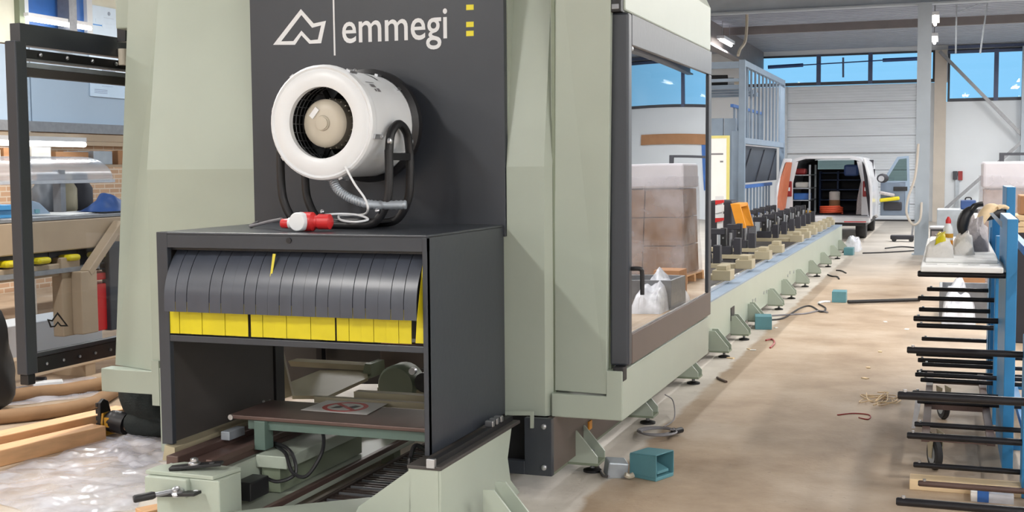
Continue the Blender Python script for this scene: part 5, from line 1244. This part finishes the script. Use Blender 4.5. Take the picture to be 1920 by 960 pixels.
# clear hood: half barrel on the table
def hoodf(u, v):
    t = lerp(-.15, math.pi*.62, u); x = XM-.75+.34*math.cos(t); z = m2(0, 344, XM-.6).z+.02+.20*math.sin(t)
    return (x, lerp(6.2, m2(196, 330, XM-.5).y, v), z)
hf = MB().grid(hoodf, 12, 8).build('clear_hood', 'hood_clear', sm, smooth=True)
MB().box(XM-.44, XM-.40, 6.2, m2(198, 330, XM-.5).y, m2(0, 346, XM-.5).z, m2(0, 340, XM-.5).z).build('hood_rim', 'steel', hf)
for yv in (7.35, 8.25): MB().box(XM-.5, XM-.42, yv-.03, yv+.03, 1.30, 1.66).build('hood_support', 'steel_dull', sm)
for k, (px, w) in enumerate([(90, .16), (120, .14), (148, .15)]):
    c = m2(px, 375, XM-.7)
    MB().lathe([(w*.7, 0), (w*.8, .02), (w*.8, .2), (w*.55, .26), (w*.5, .34)], (c.x, c.y, 1.30), (0, 0, 1), 18).build('saw_motor', ['steel_dull', 'beige_paint', 'van_dark'][k], sm, smooth=True)
# sheets and clothes on its table
pw_ = m2(160, 402, XM-.3)
tag(MB().obox((XM-.28, m2(165, 405).y, 1.306), (.42, .55, .008), (0, 0, .3)).build('paper_sheet', 'paper'), 'white paper sheets on the second machine table beside the blue cloth', 'paper')
tag(MB().obox((XM-.26, m2(212, 405).y+.25, 1.306), (.4, .5, .008), (0, 0, -.2)).build('paper_sheet', 'paper'), 'white paper sheet nearest to the cabin on the second machine table', 'paper')
def clothf(u, v):
    e = max(0, 1-(2*u-1)**2)*max(0, 1-(2*v-1)**2); n = noise.noise(Vector((u*4, v*4, 2.2)))
    return (XM-.3+.3*u, m2(196, 400).y+.38*v, 1.315+.13*e*(1+.9*n)*(.4+v))
tag(MB().grid(clothf, 14, 14).build('blue_cloth', 'blue_dark', smooth=True), 'crumpled dark blue cloth on the second machine table', 'cloth')
lt = thing('laser_unit', 'pale blue triangular device on the second machine table', 'device', m2(70, 395, XM-.3))
c = m2(72, 395, XM-.3)
MB().extr([(c.x, c.y-.10, 1.30), (c.x, c.y+.16, 1.30), (c.x, c.y+.02, 1.40), (c.x, c.y-.06, 1.42)], (-.12, 0, 0)).build('body', 'blue_grey', lt, bevel=.008)
MB().obox((c.x+.004, c.y-.02, 1.335), (.012, .05, .03)).build('button', 'teal', lt)
tag(MB().box(XM-.35, XM-.15, 6.4, m2(32, 380, XM-.2).y, 1.36, 1.40).box(XM-.33, XM-.17, 6.42, m2(30, 380, XM-.2).y, 1.30, 1.36).build('blue_ruler', 'blue_rack', bevel=.004), 'blue length stop bar on the second machine at the left edge', 'stop bar')
# items on the floor behind the second machine
tag(MB().box(XM-1.3, XM-.9, 7.2, 9.3, 0, .35).build('white_crate', 'wall_white', bevel=.02), 'white crate on the floor under the second machine', 'crate')
tag(MB().box(XM-1.9, XM-1.5, 7.6, 8.8, .0, .30).build('blue_crate', 'blue_rack', bevel=.02), 'blue crate behind the white crate under the second machine', 'crate')
def sackf(u, v):
    t = 2*math.pi*u; e = min(1, v*12+.02)*(1-max(0, v-.02)**3)**.6 if v < 1 else .02
    r = .12*e*(1+.35*noise.noise(Vector((math.cos(t)*2, math.sin(t)*2, v*3))))
    return (XM+.35+r*.7*math.cos(t), m2(0, 580, XM+.35).y-.05+r*math.sin(t), lerp(0, .74, v))
tag(MB().grid(sackf, 20, 14).build('black_bag', 'black', smooth=True), 'black rubbish bag standing at the left picture edge', 'bag')
# shelf with cartons under the mezzanine band
XSH = -9.6
sh_ = thing('storage_shelf', 'long tan storage shelf below the blue-grey wall band', 'shelf', (XSH-.3, 12, 0))
zsh = [onX(0, 305, XSH).z, onX(0, 288, XSH).z]
for zz in (.5, 1.2, zsh[0]-.02): MB().box(XSH-.6, XSH, 8.5, 15.5, zz-.03, zz).build('shelf_board', 'tan', sh_)
for y in (8.6, 10.9, 13.2, 15.4): MB().box(XSH-.08, XSH, y-.05, y+.05, 0, 2.1).build('upright', 'column_beige', sh_)
MB().box(XSH-.1, XSH+.05, 8.5, 15.5, 2.0, 2.08).build('lintel', 'tan', sh_)
random.seed(3)
cols_ = ['cardboard', 'motor_beige', 'cardboard', 'paper', 'cardboard', 'galv', 'cardboard', 'motor_beige']
lab_ = ['brown carton', 'beige box', 'long brown carton', 'white box', 'flat brown carton', 'grey box', 'tall brown carton', 'small beige box']
y = 9.6
for k in range(8):
    w = random.uniform(.3, .62); h = random.uniform(.10, .2)
    tag(MB().box(XSH-.5, XSH-.05, y, y+w, zsh[0]-.02, zsh[0]-.02+h).build('carton', cols_[k], bevel=.006), lab_[k]+' on the storage shelf below the blue-grey wall band', 'carton', 'cartons on the storage shelf')
    y += w+random.uniform(.04, .12)
# poster on the wall band
XPZ = XL+.065
pa, pb = onX(163, 15, XPZ), onX(243, 186, XPZ)
po = thing('poster', 'pale poster with blue stripes and small lettering on the left wall', 'poster', (XPZ, (pa.y+pb.y)/2, pb.z))
MB().box(XPZ, XPZ+.012, pa.y, pb.y, pb.z, pa.z+.06).build('sheet', 'poster', po)
def pst(px0, py0, px1, py1, m, nm, d=.014):
    a_, b_ = onX(px0, py0, XPZ), onX(px1, py1, XPZ); MB().box(XPZ+.012, XPZ+d, a_.y, min(b_.y, pb.y-.01), b_.z, a_.z).build(nm, m, po)
pst(165, 43, 243, 58, 'poster_blue', 'blue_stripe'); pst(178, 42, 243, 46, 'poster', 'pale_stripe', .016); pst(190, 51, 243, 54, 'poster', 'pale_stripe', .016)
a_ = onX(203, 26, XPZ); MB().lathe([(.03, 0), (.03, .004)], (XPZ+.012, a_.y, a_.z), (1, 0, 0), 16).build('emblem', 'poster_grey', po)
pst(193, 33, 212, 36, 'poster_grey', 'text_line')
for k in range(9): pst(190, 128+k*4.2, 208+(k*7) % 9, 129.3+k*4.2, 'poster_grey', 'text_line')
for k in range(3): pst(176, 168+k*3, 200, 169+k*3, 'poster_grey', 'text_line')
pst(174, 181, 232, 186, 'cable_grey', 'dark_band')
# tube lamps on the left wall
def wall_lamp(c, ln, lab):
    t = thing('wall_lamp', lab, 'lamp', c)
    MB().box(c.x-.05, c.x+.03, c.y-ln/2, c.y+ln/2, c.z+.02, c.z+.07).build('housing', 'lamp_body', t)
    MB().cyl((c.x, c.y-ln/2, c.z-.01), (c.x, c.y+ln/2, c.z-.01), .03, 8).build('tube', 'lamp_glow', t, smooth=True)
wall_lamp(onX(112, 43, XL+.25), 1.3, 'lit tube lamp on the left wall above the open door')
wall_lamp(onX(50, 267, XSH+.1), 1.9, 'lit tube lamp under the blue-grey band at the left')
# ================================================================ timber, tubes, film and a kneeling person on the left floor
def beam_on_floor(pxa, pxb, w, h, off, lab, m='timber', z0=0., ext=(.3, .5)):
    a_, b_ = onZ(*pxa, z0), onZ(*pxb, z0); d = (b_-a_); d.z = 0; d.normalize(); n_ = Vector((-d.y, d.x, 0))
    a_ = a_-d*ext[0]+n_*off; b_ = b_+d*ext[1]+n_*off
    return tag(MB().extr([a_, a_+n_*w, a_+n_*w+Vector((0, 0, h)), a_+Vector((0, 0, h))], b_-a_).build('timber_beam', m, bevel=.006), lab, 'timber')
beam_on_floor((0, 876), (195, 828), .13, .095, 0, 'orange-brown timber beam on the floor, nearer of two', ext=(.3, .02))
beam_on_floor((0, 872), (195, 824), .14, .125, .15, 'orange-brown timber beam on the floor, farther of two', ext=(.3, .35))
def tube_floor(pts, r, lab):
    P_ = [onZ(px, py, r) for px, py in pts]
    t = thing('cardboard_tube', lab, 'cardboard tube', (P_[1].x, P_[1].y, 0))
    cp = curve_pts(P_, 8); MB().tube(cp, [r*(1+.05*noise.noise(Vector((i*.6, r*50, 0)))) for i in range(len(cp))], 14).build('tube', 'cardboard_tube', t, smooth=True)
    return t
tube_floor([(-40, 752), (60, 737), (130, 730), (215, 715), (260, 708)], .048, 'brown cardboard tube on the floor behind, straight one')
tube_floor([(-40, 786), (50, 777), (120, 768), (170, 757), (206, 738), (220, 728)], .048, 'brown cardboard tube on the floor, bent up at its end')
fp2 = thing('flat_profile', 'short white profile with dark cap on the floor behind the tubes', 'profile', onZ(95, 716, 0))
MB().bar(onZ(62, 722, .03), onZ(118, 718, .03), .10, .05).build('profile', 'white_paint', fp2, bevel=.008)
MB().obox(onZ(72, 713, .05), (.12, .05, .05), (0, 0, .4)).build('cap', 'van_dark', fp2, bevel=.01)
def filmf(corners, seed, amp):
    C_ = [onZ(px, py, 0) for px, py in corners]
    def f(u, v):
        e = min(u, 1-u, v, 1-v)
        uu = u+.10*noise.noise(Vector((v*5, seed, 1.7))); vv = v+.14*noise.noise(Vector((u*5, seed+4, .3)))
        p = (C_[0]*(1-uu)+C_[1]*uu)*(1-vv)+(C_[3]*(1-uu)+C_[2]*uu)*vv
        q = Vector((p.x*3.2, p.y*3.2, seed))
        h = abs(noise.noise(q))*.9+abs(noise.noise(q*2.3))*.6+abs(noise.noise(q*5.1))*.25
        return (p.x, p.y, .004+amp*h*min(1, .15+e*9))
    return f
tag(MB().grid(filmf([(-60, 905), (215, 815), (345, 900), (130, 1010)], 2.0, .028), 90, 60).build('plastic_film', 'film', smooth=True), 'crumpled clear plastic film spread over the floor at lower left', 'film')
tag(MB().grid(filmf([(195, 838), (300, 790), (345, 850), (250, 885)], 7.0, .055), 34, 26).build('plastic_film', 'film', smooth=True), 'raised fold of clear plastic film beside the kneeling person', 'film')
tag(MB().grid(filmf([(-80, 738), (190, 705), (190, 745), (-80, 770)], 5.0, .03), 40, 12).build('plastic_film', 'film', smooth=True), 'clear plastic film lying between the two cardboard tubes', 'film')
wd = thing('timber_offcut', 'timber offcut on the floor below the clamp lever', 'timber', onZ(300, 955, 0))
MB().bar(onZ(262, 966, .03), onZ(330, 952, .03), .10, .05).build('offcut', 'timber', wd, bevel=.004)
# kneeling person, seen from the knee down under the cabin skirt
PY = 6.24; PDX = -.19
pr_ = thing('person', 'person kneeling behind the cabin corner in dark trousers and work boots', 'person', (-4.5, PY, 0))
def skin_obj(name, J, E, m, parent, sub=2):
    me = bpy.data.meshes.new(name); off = parent.location if parent else Vector()
    if parent and parent.parent: off = off+parent.parent.location
    keys = list(J); me.from_pydata([tuple(Vector(J[k][:3])-off) for k in keys], [(keys.index(a), keys.index(b)) for a, b in E], [])
    o = bpy.data.objects.new(name, me); COL.objects.link(o); o.parent = parent
    o.modifiers.new('skin', 'SKIN').use_smooth_shade = True
    sv = me.skin_vertices[0].data
    for i, k in enumerate(keys): sv[i].radius = (J[k][3], J[k][3] if len(J[k]) < 5 else J[k][4]); sv[i].use_root = (i == 0)
    o.modifiers.new('smooth', 'SUBSURF').levels = sub; o.modifiers['smooth'].render_levels = sub
    me.materials.append(MATS[m]); return o
LOW = .13
J = {'pelvis': (-4.49, 6.30, .43-LOW, .12), 'waist': (-4.45, 6.30, .60-LOW, .11), 'chest': (-4.38, 6.30, .82-LOW, .135), 'upper': (-4.34, 6.30, .93-LOW, .10), 'neck': (-4.31, 6.30, 1.00-LOW, .05), 'jaw': (-4.27, 6.30, 1.07-LOW, .06), 'head': (-4.26, 6.30, 1.14-LOW, .082), 'crown': (-4.27, 6.30, 1.21-LOW, .06)}
E_ = [('pelvis', 'waist'), ('waist', 'chest'), ('chest', 'upper'), ('upper', 'neck'), ('neck', 'jaw'), ('jaw', 'head'), ('head', 'crown')]
for s, yk in (('n', -.10), ('f', .12)):
    J['hip'+s] = (-4.56, 6.30+yk, .37-LOW, .085)
    if s == 'n': J.update({'kneen': (-4.20, 6.17, .068, .058), 'calfn': (-4.42, 6.17, .075, .052), 'anklen': (-4.60, 6.17, .08, .036), 'balln': (-4.69, 6.17, .04, .03)})
    else: J.update({'kneef': (-4.14, 6.44, .42, .058), 'calff': (-4.22, 6.44, .30, .052), 'anklef': (-4.27, 6.44, .09, .036), 'ballf': (-4.12, 6.44, .03, .03)})
    E_ += [('pelvis', 'hip'+s), ('hip'+s, 'knee'+s), ('knee'+s, 'calf'+s), ('calf'+s, 'ankle'+s), ('ankle'+s, 'ball'+s)]
    ys_ = 6.30+(-.19 if s == 'n' else .19)
    J.update({'sho'+s: (-4.35, ys_, .90-LOW, .06), 'elb'+s: (-4.20, ys_, .66-LOW, .042), 'wri'+s: (-3.98, ys_+.02, .58-LOW, .028), 'pal'+s: (-3.92, ys_+.02, .57-LOW, .034)})
    E_ += [('upper', 'sho'+s), ('sho'+s, 'elb'+s), ('elb'+s, 'wri'+s), ('wri'+s, 'pal'+s)]
    for k in range(4):
        J['f%d%s' % (k, s)] = (-3.865-.004*abs(k-1), ys_-.02+k*.022, .565-LOW, .009); J['g%d%s' % (k, s)] = (-3.835-.006*abs(k-1), ys_-.022+k*.023, .54-LOW, .008)
        E_ += [('pal'+s, 'f%d%s' % (k, s)), ('f%d%s' % (k, s), 'g%d%s' % (k, s))]
    J['t0'+s] = (-3.92, ys_+(.055 if s == 'n' else -.02), .57-LOW, .011); J['t1'+s] = (-3.885, ys_+(.065 if s == 'n' else -.03), .56-LOW, .009)
    E_ += [('pal'+s, 't0'+s), ('t0'+s, 't1'+s)]
body = skin_obj('body', J, E_, 'skin', pr_)
T = {'pelvis': (-4.53, 6.30, .40-LOW, .165), 'belt': (-4.455, 6.30, .55-LOW, .13)}
ET = [('pelvis', 'belt')]
for s in 'nf':
    for k, r in (('hip', .135), ('knee', .10), ('calf', .098)): q = J[k+s]; T[k+s] = (q[0], q[1], max(q[2], r+.005), r)
    q, q2 = J['calf'+s], J['ankle'+s]; T['hem'+s] = (lerp(q[0], q2[0], .9), q[1], max(.088, lerp(q[2], q2[2], .75)), .084)
    ET += [('pelvis', 'hip'+s), ('hip'+s, 'knee'+s), ('knee'+s, 'calf'+s), ('calf'+s, 'hem'+s)]
skin_obj('trousers', T, ET, 'trousers', pr_)
K = {'waist': (-4.455, 6.30, .58-LOW, .135), 'chest': (-4.38, 6.30, .82-LOW, .155), 'upper': (-4.34, 6.30, .93-LOW, .115), 'collar': (-4.315, 6.30, .985-LOW, .065)}
EK = [('waist', 'chest'), ('chest', 'upper'), ('upper', 'collar')]
for s in 'nf':
    for k, r in (('sho', .075), ('elb', .056), ('wri', .04)): q = J[k+s]; K[k+s] = (q[0]-(.03 if k == 'wri' else 0), q[1], q[2], r)
    EK += [('upper', 'sho'+s), ('sho'+s, 'elb'+s), ('elb'+s, 'wri'+s)]
skin_obj('jacket', K, EK, 'trousers', pr_)
MB().ball((-4.275, 6.30, 1.17-LOW), .098, 16, (1.0, .9, .95)).build('hair', 'brown_steel', pr_, smooth=True)
for yk in (6.245, 6.355): MB().ball((-4.275, yk-.02 if yk < 6.3 else yk+.02, 1.125-LOW), .022, 8, (.7, .4, 1.2)).build('ear', 'skin', pr_, smooth=True)
MB().ball((-4.172, 6.30, 1.115-LOW), .018, 8, (1, .8, 1.3)).build('nose', 'skin', pr_, smooth=True)
for yk in (6.27, 6.33): MB().ball((-4.185, yk, 1.145-LOW), .011, 8).build('eye', 'black', pr_, smooth=True)
MB().box(-4.188, -4.178, 6.275, 6.325, 1.072-LOW, 1.08-LOW).build('mouth', 'red_dark', pr_)
# work boots: shaft, foot and a sole with yellow edge
def boot(y, A, B, C_, sole_n):
    t = MB(); A, B, C_ = Vector(A), Vector(B), Vector(C_)
    t.tube(curve_pts([A, lerp(A, B, .7), B, lerp(B, C_, .5), C_], 4), [.07, .07, .07, .07, .07, .068, .068, .066, .064, .062, .062, .06, .056, .054, .05, .046, .038], 12)
    b_ = t.build('boot', 'black', pr_, smooth=True)
    return b_
b1 = boot(6.17, (-4.56, 6.17, .085), (-4.665, 6.17, .10), (-4.70, 6.17, .05), None)
# sole facing left: tread blocks and yellow trim
sx0 = -4.725
MB().extr([(sx0+.02, 6.115, .01), (sx0+.02, 6.225, .01), (sx0+.01, 6.235, .09), (sx0, 6.21, .215), (sx0-.004, 6.17, .235), (sx0, 6.13, .215), (sx0+.01, 6.11, .09)], (-.025, 0, 0)).build('sole', 'black', b1, bevel=.006)
MB().extr([(sx0+.040, 6.114, .012), (sx0+.040, 6.226, .012), (sx0+.026, 6.234, .09), (sx0+.02, 6.21, .15), (sx0+.02, 6.13, .15), (sx0+.026, 6.11, .09)], (-.014, 0, 0)).build('welt', 'yellow_trim', b1)
for k in range(5): MB().box(sx0-.034, sx0-.02, 6.125, 6.215, .02+k*.042, .045+k*.042).build('tread', 'rubber', b1)
MB().box(sx0+.04, sx0+.075, 6.108, 6.115, .07, .13).build('trim_patch', 'yellow_trim', b1)
b2 = MB().tube(curve_pts([(-4.26, 6.44, .18), (-4.28, 6.44, .09), (-4.20, 6.44, .055), (-4.04, 6.44, .045)], 4), [.055]*9+[.05, .048, .045, .036], 12).build('boot', 'black', pr_, smooth=True)
MB().box(-4.32, -4.02, 6.395, 6.485, 0, .022).build('sole', 'rubber', b2, bevel=.008)
pr_.location.x += PDX
